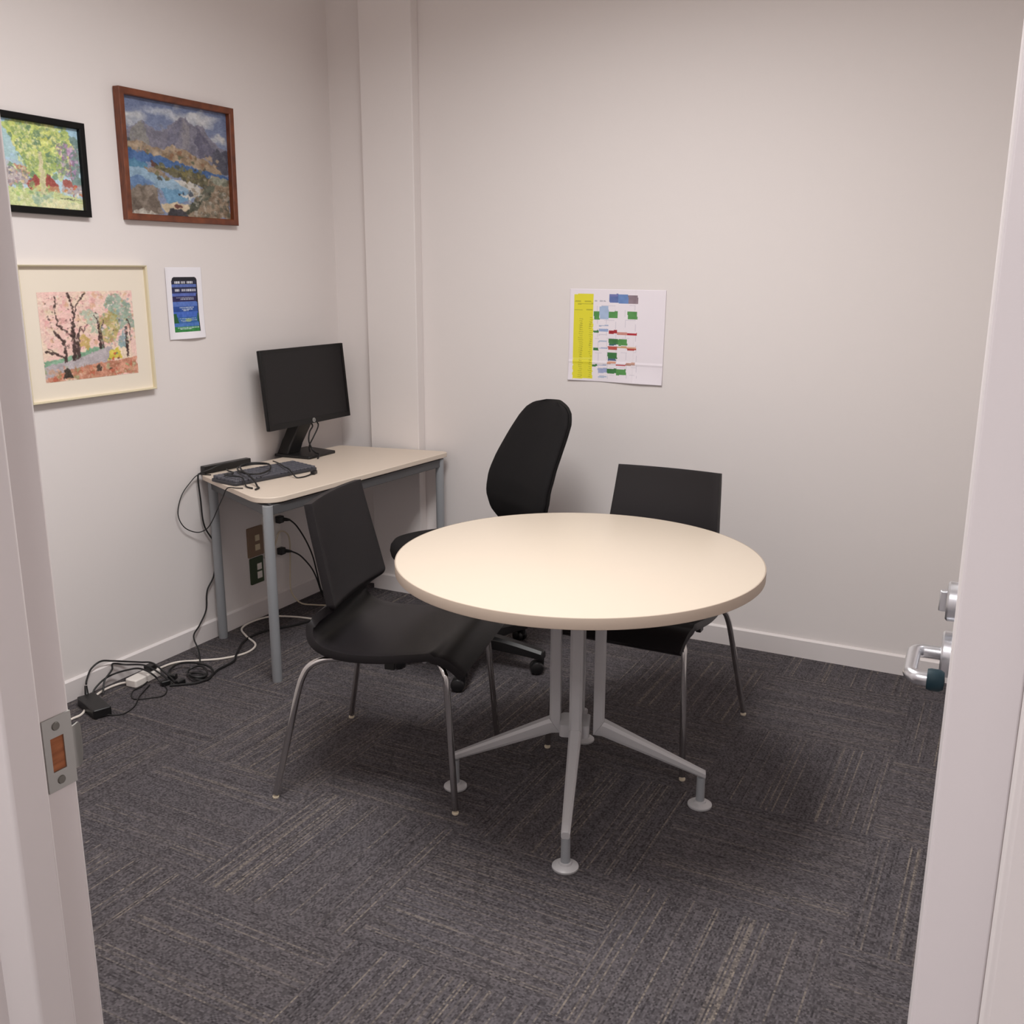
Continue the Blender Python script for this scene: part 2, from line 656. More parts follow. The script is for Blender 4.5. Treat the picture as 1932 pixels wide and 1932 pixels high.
# ceiling lamp bodies around the area lamps
for nm, loc, sx, sy, pw, colr, spr in LAMPS:
    bm = bmesh.new()
    for a, b in (((-sx / 2 - 0.03, -sy / 2 - 0.03), (-sx / 2, sy / 2 + 0.03)), ((sx / 2, -sy / 2 - 0.03), (sx / 2 + 0.03, sy / 2 + 0.03)),
                 ((-sx / 2, -sy / 2 - 0.03), (sx / 2, -sy / 2)), ((-sx / 2, sy / 2), (sx / 2, sy / 2 + 0.03))):
        box(bm, (a[0], a[1], -0.005), (b[0], b[1], 0.03))
    o = finish(bm, 'ceiling_light', M['lamp'], loc=loc)
    tag(o, 'white square ceiling light panel frame in the hall' if 'hall' in nm else 'long white ceiling light panel frame above the room', 'ceiling light')

# ------------------------------------------------------------------ round table
TC = Vector((-1.0270, 2.377, 0))
TR, TZ0, TZ1 = 0.502, 0.701, 0.730
tbl = thing('round_table', 'large round cream-topped table on a grey four-legged pedestal', 'table', TC)
finish(Lathe([(0.0, TZ0), (TR - 0.003, TZ0), (TR - 0.003, TZ1 - 0.0005), (TR - 0.0045, TZ1), (0.0, TZ1)], 128), 'tabletop', M['top'], tbl)
bm = bmesh.new()
pr = [(TR - 0.0025, TZ0), (TR - 0.001, TZ0 - 0.0002), (TR, TZ0 + 0.001), (TR, TZ1 - 0.002), (TR - 0.0008, TZ1 - 0.0006), (TR - 0.0025, TZ1 - 0.0002)]
rings = [[bm.verts.new((r * math.cos(2 * math.pi * j / 128), r * math.sin(2 * math.pi * j / 128), z)) for j in range(128)] for r, z in pr]
for i in range(len(pr)):
    a, b = rings[i], rings[(i + 1) % len(pr)]
    for j in range(128):
        bm.faces.new((a[j], a[(j + 1) % 128], b[(j + 1) % 128], b[j]))
finish(bm, 'edge_band', M['band'], tbl)['label'] = 'tan edging'
finish(B((-0.17, -0.17, TZ0 - 0.008), (0.17, 0.17, TZ0 + 0.0005)), 'mounting_plate', M['grey'], tbl, bevel=0.002)
# hub plate holding the four posts together
bm = bmesh.new()
prism(bm, rounded(rect(0.085, 0.085), 0.012), 0.205, 0.242, Matrix.Rotation(R_(19.6), 4, 'Z'))
finish(bm, 'hub', M['grey'], tbl)
FR = 0.357
for a in (-70.4, 19.4, 109.6, 199.4):
    mz = Matrix.Translation((0.006, 0, 0)) @ Matrix.Rotation(R_(a), 4, 'Z')
    # upright post (rounded outer face), mitred at its foot
    bm = bmesh.new()
    ri, ro, hw = 0.047, 0.078, 0.0175
    sec = [(ri, -hw), (ro - 0.006, -hw), (ro, -hw + 0.007), (ro, hw - 0.007), (ro - 0.006, hw), (ri, hw)]
    lo = [bm.verts.new(mz @ Vector((x, y, 0.205 + (x - ri) * 1.35))) for x, y in sec]
    hi = [bm.verts.new(mz @ Vector((x, y, TZ0 - 0.007))) for x, y in sec]
    k = len(sec)
    bm.faces.new(lo[::-1])
    bm.faces.new(hi)
    for i in range(k):
        bm.faces.new((lo[i], lo[(i + 1) % k], hi[(i + 1) % k], hi[i]))
    finish(bm, 'support_post', M['grey'], tbl, angle=20, bevel=0.0015)
    # sloping arm, tapering out to the foot
    bm = bmesh.new()
    secs = []
    for t in (0.0, 0.02, 0.5, 0.97, 1.0):
        if t == 0.0:
            top = (ro, 0.2465)
            bot = (ri, 0.2050)
        else:
            x = ro + (FR + 0.012 - ro) * t
            top = (x, 0.2465 + (0.108 - 0.2465) * t)
            bot = (x - 0.012 * (1 - t), 0.2050 + (0.088 - 0.2050) * t)
        w2 = 0.0175 + (0.0115 - 0.0175) * t
        c = 0.005
        ring = [(bot, -w2 + c * .6, 0), (bot, w2 - c * .6, 0), (bot, w2, .25), (top, w2, -.25), (top, w2 - c, 0), (top, -w2 + c, 0), (top, -w2, -.25), (bot, -w2, .25)]
        vs = []
        for (p, yv, f) in ring:
            q = Vector((p[0], yv, p[1]))
            if f > 0:
                q += (Vector((top[0], yv, top[1])) - q) * f
            elif f < 0:
                q += (Vector((bot[0], yv, bot[1])) - q) * (-f)
            vs.append(bm.verts.new(mz @ q))
        secs.append(vs)
    bm.faces.new(secs[0][::-1])
    bm.faces.new(secs[-1])
    for s0, s1 in zip(secs[:-1], secs[1:]):
        for i in range(8):
            bm.faces.new((s0[i], s0[(i + 1) % 8], s1[(i + 1) % 8], s1[i]))
    leg = finish(bm, 'leg', M['grey'], tbl, angle=18, bevel=0.0008)
    mf = mz @ Matrix.Translation((FR, 0, 0))
    finish(Lathe([(0.0, 0.012), (0.0125, 0.012), (0.0118, 0.09), (0.0, 0.09)], 24, mf), 'riser', M['desk_leg'], leg)
    finish(Lathe([(0.0, 0.0), (0.034, 0.0), (0.035, 0.002), (0.0345, 0.006), (0.030, 0.0095), (0.018, 0.0125), (0.0165, 0.018), (0.0, 0.0185)], 36, mf),
           'foot', M['grey'], leg)

# ------------------------------------------------------------------ trapezoid side table in the corner
A_, B_ = Vector((-2.325, 2.575)), Vector((-2.255, 3.742))
C_, D_ = Vector((-2.797, 3.645)), Vector((-2.868, 2.828))
DZ = 0.700
desk = thing('side_table', 'small trapezoid cream table in the corner carrying the monitor', 'table', (-2.56, 3.2, 0))
off = Vector((-2.56, 3.2))


def dl(p):
    return (p.x - off.x, p.y - off.y)


outline = rounded([dl(D_), dl(A_), dl(B_), dl(C_)], [0.03, 0.075, 0.03, 0.03], 8)
bm = bmesh.new()
prism(bm, outline, DZ - 0.021, DZ)
finish(bm, 'tabletop', M['desktop'], desk, bevel=0.0025)
cen = (A_ + B_ + C_ + D_) / 4


def inset(p, d):
    v = (cen - p).normalized()
    return p + v * d


bm = bmesh.new()
prism(bm, [dl(inset(p, 0.055)) for p in (D_, A_, B_, C_)], DZ - 0.026, DZ - 0.021)
finish(bm, 'under_panel', M['rail'], desk)
legs_xy = [Vector((-2.343, 2.618)), Vector((-2.281, 3.690)), Vector((-2.770, 3.625)), Vector((-2.842, 2.862))]
for i in range(4):
    p, q = legs_xy[i], legs_xy[(i + 1) % 4]
    d = (q - p).normalized()
    nrm = Vector((-d.y, d.x))
    bm = bmesh.new()
    quad = [p + nrm * 0.011, q + nrm * 0.011, q - nrm * 0.011, p - nrm * 0.011]
    prism(bm, [dl(v) for v in quad], DZ - 0.062, DZ - 0.0265)
    finish(bm, 'rail', M['rail'], desk, bevel=0.002)
for p in legs_xy:
    x, y = dl(p)
    lg = finish(Lathe([(0.0, 0.0), (0.0175, 0.0), (0.0185, 0.004), (0.0185, DZ - 0.027), (0.0, DZ - 0.027)], 28, Matrix.Translation((x, y, 0))), 'leg', M['desk_leg'], desk)

# ------------------------------------------------------------------ black shell chairs
PROF = [(-0.176, 0.862), (-0.166, 0.81), (-0.150, 0.74), (-0.131, 0.66), (-0.116, 0.595), (-0.111, 0.572), (-0.117, 0.557), (-0.136, 0.540), (-0.156, 0.518),
        (-0.163, 0.490), (-0.150, 0.464), (-0.112, 0.447), (-0.045, 0.440), (0.05, 0.445), (0.14, 0.458), (0.195, 0.465), (0.232, 0.459), (0.264, 0.440), (0.290, 0.414)]
HALF = [0.172, 0.176, 0.181, 0.187, 0.191, 0.191, 0.184, 0.177, 0.182, 0.196, 0.210, 0.218, 0.223, 0.224, 0.222, 0.219, 0.215, 0.211, 0.207]


def make_chair(label):
    t = thing('shell_chair', label, 'chair', (0, 0, 0), 0, 'black shell chairs with chrome legs')
    ps = spline([(u, z, h) for (u, z), h in zip(PROF, HALF)], 4)
    # keep the lumbar edge crisp
    bm = bmesh.new()
    NV = 14
    rows = []
    for p in ps:
        u, z, h = p
        row = []
        for j in range(NV + 1):
            s = -1 + 2 * j / NV
            du = 0.016 * s * s if z > 0.56 else (0.016 * s * s * max(0.0, (z - 0.50) / 0.06))
            dz = 0.008 * s * s if z < 0.5 and u < 0.2 else 0.0
            row.append(bm.verts.new((u + max(du, 0), s * h, z + dz)))
        rows.append(row)
    for a, b in zip(rows[:-1], rows[1:]):
        for j in range(NV):
            bm.faces.new((a[j], a[j + 1], b[j + 1], b[j]))
    sh = finish(bm, 'shell', M['shell'], t, angle=60)
    # thickness goes to the back/underside
    sol = sh.modifiers.new('solid', 'SOLIDIFY')
    sol.thickness = 0.023
    n0 = sh.data.polygons[len(sh.data.polygons) * 3 // 4].normal
    sol.offset = -1 if n0.z > 0 else 1
    bv = sh.modifiers.new('bevel', 'BEVEL')
    bv.width = 0.0075
    bv.segments = 3
    bv.limit_method = 'ANGLE'
    bv.angle_limit = R_(60)
    fr = bmesh.new()
    for v in (-0.10, 0.10):
        tube(fr, [(-0.07, v, 0.4175), (0.0, v, 0.4155), (0.12, v, 0.4235), (0.19, v, 0.4335)], 0.0085, 14)
    for u, z in ((-0.03, 0.414), (0.16, 0.428)):
        tube(fr, [(u, -0.17, z + 0.001), (u, 0.17, z + 0.001)], 0.008, 14)
    finish(fr, 'seat_frame', M['chrome'], t)
    for v in (-0.20, 0.20):
        finish(B((0.055, v - 0.008, 0.4075), (0.085, v + 0.008, 0.428)), 'stacking_pad', M['black'], t, bevel=0.002)
    for s in (-1, 1):
        pts = spline([(0.16, s * 0.13, 0.4285), (0.195, s * 0.165, 0.4315), (0.214, s * 0.187, 0.428), (0.228, s * 0.199, 0.410), (0.236, s * 0.205, 0.38),
                      (0.250, s * 0.2145, 0.20), (0.264, s * 0.2245, 0.012)], 8)
        lg = finish(T(pts, 0.0094, 16), 'leg', M['chrome'], t)
        finish(Lathe([(0, 0), (0.0088, 0.0), (0.0098, 0.0025), (0.0096, 0.006), (0, 0.0065)], 18, Matrix.Translation((0.264, s * 0.2250, 0))), 'foot_cap', M['cap'], lg)
        pts = spline([(-0.03, s * 0.14, 0.414), (-0.085, s * 0.172, 0.4135), (-0.135, s * 0.196, 0.412), (-0.168, s * 0.211, 0.398), (-0.188, s * 0.220, 0.368),
                      (-0.205, s * 0.230, 0.31), (-0.236, s * 0.251, 0.16), (-0.2675, s * 0.2725, 0.012)], 8)
        lg = finish(T(pts, 0.0094, 16), 'leg', M['chrome'], t)
        finish(Lathe([(0, 0), (0.0088, 0.0), (0.0098, 0.0025), (0.0096, 0.006), (0, 0.0065)], 18, Matrix.Translation((-0.268, s * 0.273, 0))), 'foot_cap', M['cap'], lg)
    return t


chairA = make_chair('black plastic shell chair in full view left of the round table, front legs under it')
chairA.location = (-1.59, 2.29, 0)
chairA.rotation_euler = (0, 0, R_(13))
chairB = copy_tree(chairA)
chairB['label'] = 'black plastic shell chair behind the round table, its backrest against the plain wall'
chairB.location = (-0.999, 2.876, 0)
chairB.rotation_euler = (0, 0, R_(-90))

# ------------------------------------------------------------------ swivel chair
OC = Vector((-1.79, 3.13, 0))
OA = R_(236)                            # facing direction
oc = thing('office_chair', 'black fabric swivel chair with a tall tapered back, between the two tables', 'office chair', OC, OA)


def cushion(outline_fn, n, prof):
    """stack of scaled outlines; prof = [(scale inset, z)]"""
    bm = bmesh.new()
    rings = []
    for ins, z in prof:
        rings.append([bm.verts.new((*outline_fn(2 * math.pi * j / n, ins), z)) for j in range(n)])
    for a, b in zip(rings[:-1], rings[1:]):
        for j in range(n):
            bm.faces.new((a[j], a[(j + 1) % n], b[(j + 1) % n], b[j]))
    bm.faces.new(rings[0][::-1])
    bm.faces.new(rings[-1])
    return bm


def seat_out(t, ins):
    c, s = math.cos(t), math.sin(t)
    e = 2 / 3.2
    x = (0.245 - ins) * math.copysign(abs(c) ** e, c)
    y = (0.258 - ins) * math.copysign(abs(s) ** e, s)
    y *= 1.0 - 0.10 * (-x / 0.235 if x < 0 else 0)
    return (x + 0.05, y)


finish(cushion(seat_out, 64, [(0.05, 0.418), (0.02, 0.420), (0.004, 0.432), (0.0, 0.450), (0.003, 0.470), (0.014, 0.486), (0.035, 0.494), (0.08, 0.498), (0.16, 0.497), (0.22, 0.496)]),
       'seat_cushion', M['fabric'], oc, angle=80)
finish(cushion(seat_out, 48, [(0.07, 0.400), (0.03, 0.405), (0.016, 0.414), (0.02, 0.420)]), 'seat_pan', M['black'], oc)
# backrest
BZ0, BZ1 = 0.50, 1.010


def back_shape(w):
    """half width and depth offset (backwards) at height fraction w"""
    hw = np.interp(w, [0, .05, .15, .3, .45, .6, .75, .86, .93, .97, 1.0], [.12, .175, .212, .230, .227, .213, .196, .178, .150, .112, .040])
    d = np.interp(w, [0, .12, .25, .4, .55, .7, .85, 1.0], [.040, .012, .0, .012, .042, .082, .124, .160])
    return float(hw), float(d)


def back_mesh(front, thick, grow=0.0, x_shift=0.0, sag=0.0):
    bm = bmesh.new()
    NW, NV = 40, 16
    F, K = [], []
    for i in range(NW + 1):
        w_ = i / NW
        w_ = 0.5 - 0.5 * math.cos(math.pi * w_)
        hw, d = back_shape(w_)
        hw += grow
        z = BZ0 + (BZ1 - BZ0) * w_
        fr_, kr_ = [], []
        edge_w = (1 - abs(2 * w_ - 1) ** 6) ** 0.5
        for j in range(NV + 1):
            s = math.sin(math.pi / 2 * (-1 + 2 * j / NV))
            f = math.sqrt(max(0.0, 1 - abs(s) ** 4)) * edge_w
            wrap = 0.030 * s * s
            fr_.append(bm.verts.new((-d + wrap + front * f - x_shift, s * hw, z)))
            if 0 < j < NV and 0 < i < NW:
                kr_.append(bm.verts.new((-d + wrap - thick * f - x_shift, s * hw, z)))
            else:
                kr_.append(fr_[-1])
        F.append(fr_)
        K.append(kr_)
    for i in range(NW):
        for j in range(NV):
            bm.faces.new((F[i][j], F[i][j + 1], F[i + 1][j + 1], F[i + 1][j]))
            q = [K[i][j], K[i + 1][j], K[i + 1][j + 1], K[i][j + 1]]
            try:
                bm.faces.new(q)
            except ValueError:
                pass
    return bm


br = finish(back_mesh(0.042, 0.010), 'backrest', M['fabric'], oc, angle=80, loc=(-0.205, 0.008, 0))
finish(back_mesh(0.004, 0.032, 0.002, 0.004), 'back_shell', M['fabric'], br, angle=80)
bar = spline([(-0.02, 0, 0.395), (-0.14, 0, 0.392), (-0.235, 0, 0.405), (-0.285, 0, 0.46), (-0.297, 0, 0.55), (-0.278, 0, 0.66)], 8)
finish(T(bar, 0.021, 14), 'back_support', M['black'], oc)
finish(B((-0.10, -0.075, 0.365), (0.09, 0.075, 0.402)), 'tilt_mechanism', M['black'], oc, bevel=0.008)
finish(T([(0.02, -0.07, 0.385), (0.02, -0.20, 0.383), (0.02, -0.235, 0.38)], [0.006, 0.006, 0.011]), 'height_lever', M['black'], oc)
finish(Lathe([(0, 0.075), (0.027, 0.075), (0.027, 0.24), (0.0145, 0.245), (0.0145, 0.37), (0, 0.37)], 28), 'gas_lift', M['black'], oc)
finish(Lathe([(0, 0.065), (0.045, 0.065), (0.052, 0.08), (0.048, 0.115), (0.036, 0.132), (0, 0.134)], 32), 'base_hub', M['black'], oc)
BR_ = 0.285
for k in range(5):
    wa = R_(-69 + 72 * k) - OA
    mz = Matrix.Rotation(wa, 4, 'Z')
    bm = bmesh.new()
    secs = []
    for t in (0, 0.3, 0.6, 0.9, 1.0):
        x = 0.03 + (BR_ + 0.012 - 0.03) * t
        zt = 0.128 - 0.036 * t ** 1.4
        h = 0.056 - 0.022 * t
        w2 = 0.030 - 0.009 * t
        ring = [(-w2, -h), (w2, -h), (w2, -0.010), (w2 * 0.55, 0), (-w2 * 0.55, 0), (-w2, -0.010)]
        secs.append([bm.verts.new(mz @ Vector((x, yv, zt + zv))) for yv, zv in ring])
    bm.faces.new(secs[0][::-1])
    bm.faces.new(secs[-1])
    for s0, s1 in zip(secs[:-1], secs[1:]):
        for i in range(6):
            bm.faces.new((s0[i], s0[(i + 1) % 6], s1[(i + 1) % 6], s1[i]))
    arm = finish(bm, 'base_arm', M['black'], oc, bevel=0.004)
    # twin-wheel caster with its hood, trailing sideways
    tr = [R_(200), R_(215), R_(160), R_(100), R_(250)][k] - OA
    ctr = mz @ Vector((BR_, 0, 0)) + Vector((math.cos(tr), math.sin(tr), 0)) * 0.016
    ax = Vector((-math.sin(tr), math.cos(tr), 0))
    bm = bmesh.new()
    for s in (-1, 1):
        lathe(bm, [(0.0, 0.0), (0.020, 0.0), (0.0255, 0.003), (0.0255, 0.014), (0.022, 0.019), (0.012, 0.0225), (0.0, 0.0235)], 28,
              along(Vector((ctr.x, ctr.y, 0.0255)) + ax * (0.003 * s), Vector((ctr.x, ctr.y, 0.0255)) + ax * (0.03 * s)))
    cs = finish(bm, 'caster', M['black'], arm)
    bm = bmesh.new()
    lathe(bm, [(0.0, 0.03), (0.011, 0.03), (0.013, 0.045), (0.0125, 0.074), (0, 0.074)], 20, mz @ Matrix.Translation((BR_, 0, 0)))
    finish(bm, 'caster_stem', M['black'], arm)

# ------------------------------------------------------------------ monitor on the side table
MY = 3.384
MW, MH = 0.552, 0.334
mon = thing('monitor', 'black flat screen monitor standing switched off on the corner table', 'monitor', (-2.775, MY, DZ), 0)
tilt = Matrix.Translation((0.030, 0, 0.141)) @ Matrix.Rotation(R_(-5.3), 4, 'Y')
bm = bmesh.new()
box(bm, (-0.020, -MW / 2, 0), (0.0, MW / 2, MH), tilt)
hd = finish(bm, 'housing', M['bezel'], mon, bevel=0.004)
bm = bmesh.new()
bzl = 0.0165
for lo, hi in (((0, -MW / 2 + 0.001, 0.001), (0.0022, MW / 2 - 0.001, bzl + 0.008)), ((0, -MW / 2 + 0.001, MH - bzl), (0.0022, MW / 2 - 0.001, MH - 0.001)),
               ((0, -MW / 2 + 0.001, bzl + 0.008), (0.0022, -MW / 2 + bzl, MH - bzl)), ((0, MW / 2 - bzl, bzl + 0.008), (0.0022, MW / 2 - 0.001, MH - bzl))):
    box(bm, lo, hi, tilt)
bz = finish(bm, 'bezel', M['bezel'], mon)
bm = bmesh.new()
box(bm, (0, -MW / 2 + bzl, bzl + 0.008), (0.0008, MW / 2 - bzl, MH - bzl), tilt)
finish(bm, 'screen', M['screen'], mon)['label'] = 'dark grey unlit screen'
# round maker's mark on the lower bezel: a ring with two slanting strokes
bm = bmesh.new()
cxm, czm = 0.012, 0.0135
ring = [(0.0026, cxm + 0.0085 * math.cos(a), czm + 0.0085 * math.sin(a)) for a in [2 * math.pi * i / 32 for i in range(32)]]
tube(bm, [tilt @ Vector(p) for p in ring], 0.0013, 6, closed=True)
for dy in (-0.0032, 0.0032):
    tube(bm, [tilt @ Vector((0.0026, cxm + dy - 0.0016, czm - 0.006)), tilt @ Vector((0.0026, cxm + dy + 0.0016, czm + 0.006))], 0.0011, 6)
finish(bm, 'logo', M['logo'], bz)['label'] = 'small light grey round logo'
bm = bmesh.new()
prism(bm, rounded([(-0.100, -0.115), (0.088, -0.100), (0.088, 0.085), (-0.100, 0.115)], 0.012), 0.0, 0.012)
finish(bm, 'stand_base', M['black'], mon, bevel=0.003)
# neck rises from the rear of the base and leans forward behind the screen
bm = bmesh.new()
pr = [(-0.098, 0.008), (-0.036, 0.008), (-0.030, 0.05), (-0.008, 0.110), (0.006, 0.150), (0.006, 0.235), (-0.020, 0.235), (-0.048, 0.15), (-0.084, 0.07)]
def neck_y(z, s):
    t = min(1.0, max(0.0, z / 0.15))
    return (-0.098 + 0.053 * t) if s < 0 else (-0.012 + 0.052 * t)


a = [bm.verts.new((x, neck_y(z, -1), z)) for x, z in pr]
b = [bm.verts.new((x, neck_y(z, 1), z)) for x, z in pr]
bm.faces.new(a)
bm.faces.new(b[::-1])
for i in range(len(pr)):
    j = (i + 1) % len(pr)
    bm.faces.new((a[i], b[i], b[j], a[j]))
finish(bm, 'stand_neck', M['black'], mon, bevel=0.006)

# monitor leads hanging in front of the stand
ld = finish(T(spline([(-2.757, 3.395, 0.837), (-2.748, 3.388, 0.826), (-2.741, 3.358, 0.806), (-2.737, 3.345, 0.770), (-2.727, 3.352, 0.735), (-2.705, 3.348, 0.7190), (-2.682, 3.340, 0.7170), (-2.674, 3.328, 0.7050), (-2.664, 3.310, 0.7036)], 8), 0.0034), 'monitor_cable', M['cable'])
tag(ld, 'thin black cable hanging from the monitor onto its stand foot', 'cable')
ld = finish(T(spline([(-2.756, 3.432, 0.837), (-2.744, 3.424, 0.831), (-2.735, 3.405, 0.815), (-2.734, 3.372, 0.780), (-2.746, 3.358, 0.745), (-2.746, 3.360, 0.7165)], 8), 0.003), 'monitor_cable', M['cable'])
tag(ld, 'second black cable crossing in front of the monitor stand neck', 'cable')

# keyboard
KA = R_(-10.5)
kb = thing('keyboard', 'dark grey computer keyboard lying under cables on the corner table', 'keyboard', (-2.622, 2.930, DZ), KA)
bm = bmesh.new()
prism(bm, rounded(rect(0.155, 0.405), 0.012), 0.0, 0.013)
finish(bm, 'base', M['kbase'], kb, bevel=0.003)
bm = bmesh.new()
for r in range(6):
    x = 0.062 - r * 0.0242
    ncol = 20
    for c in range(ncol):
        if r == 0 and 6 <= c < 11:
            continue
        y = -0.1865 + c * 0.0196
        vs = box(bm, (x - 0.0105, y - 0.0085, 0.0125), (x + 0.0105, y + 0.0085, 0.020 + 0.001 * r))
    if r == 0:
        box(bm, (x - 0.0105, -0.1865 + 6 * 0.0196 - 0.0085, 0.0125), (x + 0.0105, -0.1865 + 10 * 0.0196 + 0.0085, 0.020))
finish(bm, 'keys', M['keys'], kb, bevel=0.0012, seg=1)
# slim bar against the wall behind it
bm = bmesh.new()
d = Vector((-2.838 + 2.868, 3.074 - 2.840))
mt = Matrix.Translation((-2.853, 2.957, DZ)) @ Matrix.Rotation(math.atan2(d.y, d.x) - math.pi / 2, 4, 'Z')
prism(bm, rounded(rect(0.030, 0.235), 0.004), 0.0, 0.030, mt)
o = finish(bm, 'slim_bar', M['black'], bevel=0.002)
tag(o, 'long slim black plastic bar lying along the wall behind the keyboard', 'electronic device')


def wire(name, label, pts, r, m_=None, n=8, closed=False, cat='cable', group=None, step=8):
    o = finish(T(spline(pts, step, closed), r, n, closed), name, m_ or M['cable'])
    return tag(o, label, cat, group)


# cables heaped on the desk
wire('coiled_cable', 'black cable looped in a bundle on top of the keyboard',
     [(-2.650, 2.985, .736), (-2.700, 2.945, .737), (-2.715, 2.885, .735), (-2.670, 2.830, .735), (-2.600, 2.800, .733), (-2.560, 2.830, .732), (-2.572, 2.900, .736), (-2.630, 2.955, .743),
      (-2.690, 2.925, .746), (-2.692, 2.870, .744), (-2.640, 2.815, .743), (-2.580, 2.780, .738), (-2.535, 2.765, .722), (-2.500, 2.745, .7042), (-2.478, 2.728, .7042), (-2.470, 2.700, .7042)], 0.0036)
wire('coiled_cable', 'black cable in a flattened loop hanging over the near end of the keyboard',
     [(-2.738, 2.838, .7310), (-2.705, 2.812, .7325), (-2.670, 2.800, .7325), (-2.655, 2.778, .7320), (-2.672, 2.757, .7315), (-2.640, 2.744, .7315), (-2.605, 2.752, .7315), (-2.575, 2.748, .7290), (-2.552, 2.736, .712), (-2.532, 2.722, .7042), (-2.495, 2.712, .7042)], 0.003)
o = wire('usb_cable', 'thin black lead ending in a small plug in front of the keyboard',
         [(-2.690, 3.055, .7320), (-2.640, 3.030, .7320), (-2.575, 2.985, .7320), (-2.535, 2.965, .7300), (-2.505, 2.950, .720), (-2.480, 2.945, .7045), (-2.466, 2.965, .7033), (-2.466, 3.000, .7035), (-2.470, 3.030, .7060)], 0.0028)
bm = bmesh.new()
prism(bm, rounded(rect(0.018, 0.036), 0.004), 0.7005, 0.7125, Matrix.Translation((-2.474, 3.046, 0)) @ Matrix.Rotation(R_(18), 4, 'Z'))
finish(bm, 'plug', M['black'], o, bevel=0.001)
wire('hanging_cable', 'thin black cable drooping in a wide loop off the desk edge by the wall',
     [(-2.815, 2.830, .7030), (-2.840, 2.822, .7030), (-2.862, 2.805, .7020), (-2.866, 2.770, .680), (-2.866, 2.718, .636), (-2.866, 2.692, .567), (-2.866, 2.719, .507), (-2.858, 2.775, .474),
      (-2.83, 2.800, .486), (-2.78, 2.785, .53), (-2.70, 2.738, .60), (-2.63, 2.697, .660), (-2.595, 2.678, .694), (-2.580, 2.682, .7042), (-2.555, 2.690, .7032), (-2.53, 2.700, .7030)], 0.0021)
wire('monitor_cable', 'long black cable falling down beside the desk leg to the floor',
     [(-2.800, 2.960, .7345), (-2.815, 2.890, .7345), (-2.835, 2.845, .7200), (-2.858, 2.818, .7080), (-2.868, 2.812, .690), (-2.867, 2.816, .600), (-2.867, 2.826, .488), (-2.868, 2.884, .380), (-2.866, 2.858, .273), (-2.866, 2.814, .216), (-2.866, 2.801, .139),
      (-2.858, 2.752, .090), (-2.832, 2.690, .066), (-2.775, 2.655, .030), (-2.730, 2.615, .006), (-2.715, 2.590, .005)], 0.0032)

# ------------------------------------------------------------------ wall outlets and their leads
bm = bmesh.new()
PX = XL


def wall_plate(name, label, yc, zc, wy, hz, t, material, holes, hole_mat, cat):
    bm = bmesh.new()
    prism(bm, rounded(rect(wy, hz), 0.004), -0.001, t, Matrix.Translation((PX, yc, zc)) @ Matrix(((0, 0, 1, 0), (1, 0, 0, 0), (0, 1, 0, 0), (0, 0, 0, 1))))
    o = finish(bm, name, material, bevel=0.0015)
    tag(o, label, cat)
    for dy, dz, a, b in holes:
        bm = bmesh.new()
        box(bm, (PX + t - 0.001, yc + dy - a / 2, zc + dz - b / 2), (PX + t + 0.003, yc + dy + a / 2, zc + dz + b / 2))
        box(bm, (PX + t + 0.002, yc + dy - a / 4, zc + dz - b / 4), (PX + t + 0.0045, yc + dy + a / 4, zc + dz + b / 4))
        finish(bm, 'socket_port', hole_mat, o)
    return o


wall_plate('outlet_plate', 'brown wall outlet plate with two beige ports, above the green plate', 3.128, 0.347, 0.094, 0.132, 0.008, M['brown'], [(0.008, 0.016, 0.026, 0.026), (0.008, -0.026, 0.028, 0.026)], M['beige'], 'wall outlet')
wall_plate('outlet_plate', 'dark green wall outlet plate with two pale ports, below the brown plate', 3.128, 0.217, 0.080, 0.118, 0.008, M['green'], [(0.012, 0.016, 0.026, 0.028), (0.012, -0.022, 0.028, 0.030)], M['wplas'], 'wall outlet')
ps_ = wall_plate('power_outlet', 'tall white power outlet half hidden by the front desk leg', 3.232, 0.352, 0.110, 0.190, 0.012, M['wplas'], [(-0.01, 0.0, 0.03, 0.02)], M['wplas'], 'wall outlet')


def plug_lead(zc, label, pts):
    bm = bmesh.new()
    box(bm, (PX + 0.013, 3.252, zc - 0.016), (PX + 0.040, 3.284, zc + 0.016))
    o = finish(bm, 'plug_lead', M['black'], bevel=0.004)
    tag(o, label, 'power plug')
    finish(T([(PX + 0.030, 3.275, zc), (PX + 0.046, 3.292, zc - 0.004), (PX + 0.052, 3.306, zc - 0.008)], [0.010, 0.0075, 0.0045], 12), 'strain_relief', M['black'], o)
    finish(T(spline(pts, 8), 0.0036, 8), 'cord', M['cable'], o)


plug_lead(0.418, 'upper black plug in the white outlet with its cord hanging down',
          [(PX + 0.052, 3.306, .41), (-2.825, 3.34, .375), (-2.815, 3.385, .300), (-2.812, 3.425, .215), (-2.810, 3.450, .120), (-2.808, 3.470, .040), (-2.80, 3.50, .006), (-2.76, 3.52, .005)])
plug_lead(0.272, 'lower black plug in the white outlet with its cord hanging down',
          [(PX + 0.052, 3.306, .264), (-2.815, 3.345, .235), (-2.80, 3.395, .170), (-2.795, 3.425, .110), (-2.792, 3.445, .050), (-2.785, 3.46, .008), (-2.74, 3.47, .005)])
wire('data_cable', 'beige cable arching from the white outlet down the wall to the carpet',
         [(PX + 0.014, 3.240, .300), (-2.858, 3.244, .340), (-2.858, 3.262, .362), (-2.858, 3.300, .352), (-2.862, 3.330, .310), (-2.868, 3.334, .205), (-2.864, 3.322, .100), (-2.855, 3.322, .055), (-2.820, 3.335, .012), (-2.76, 3.36, .005), (-2.69, 3.385, .005), (-2.62, 3.40, .005)], 0.0034, M['bcable'])

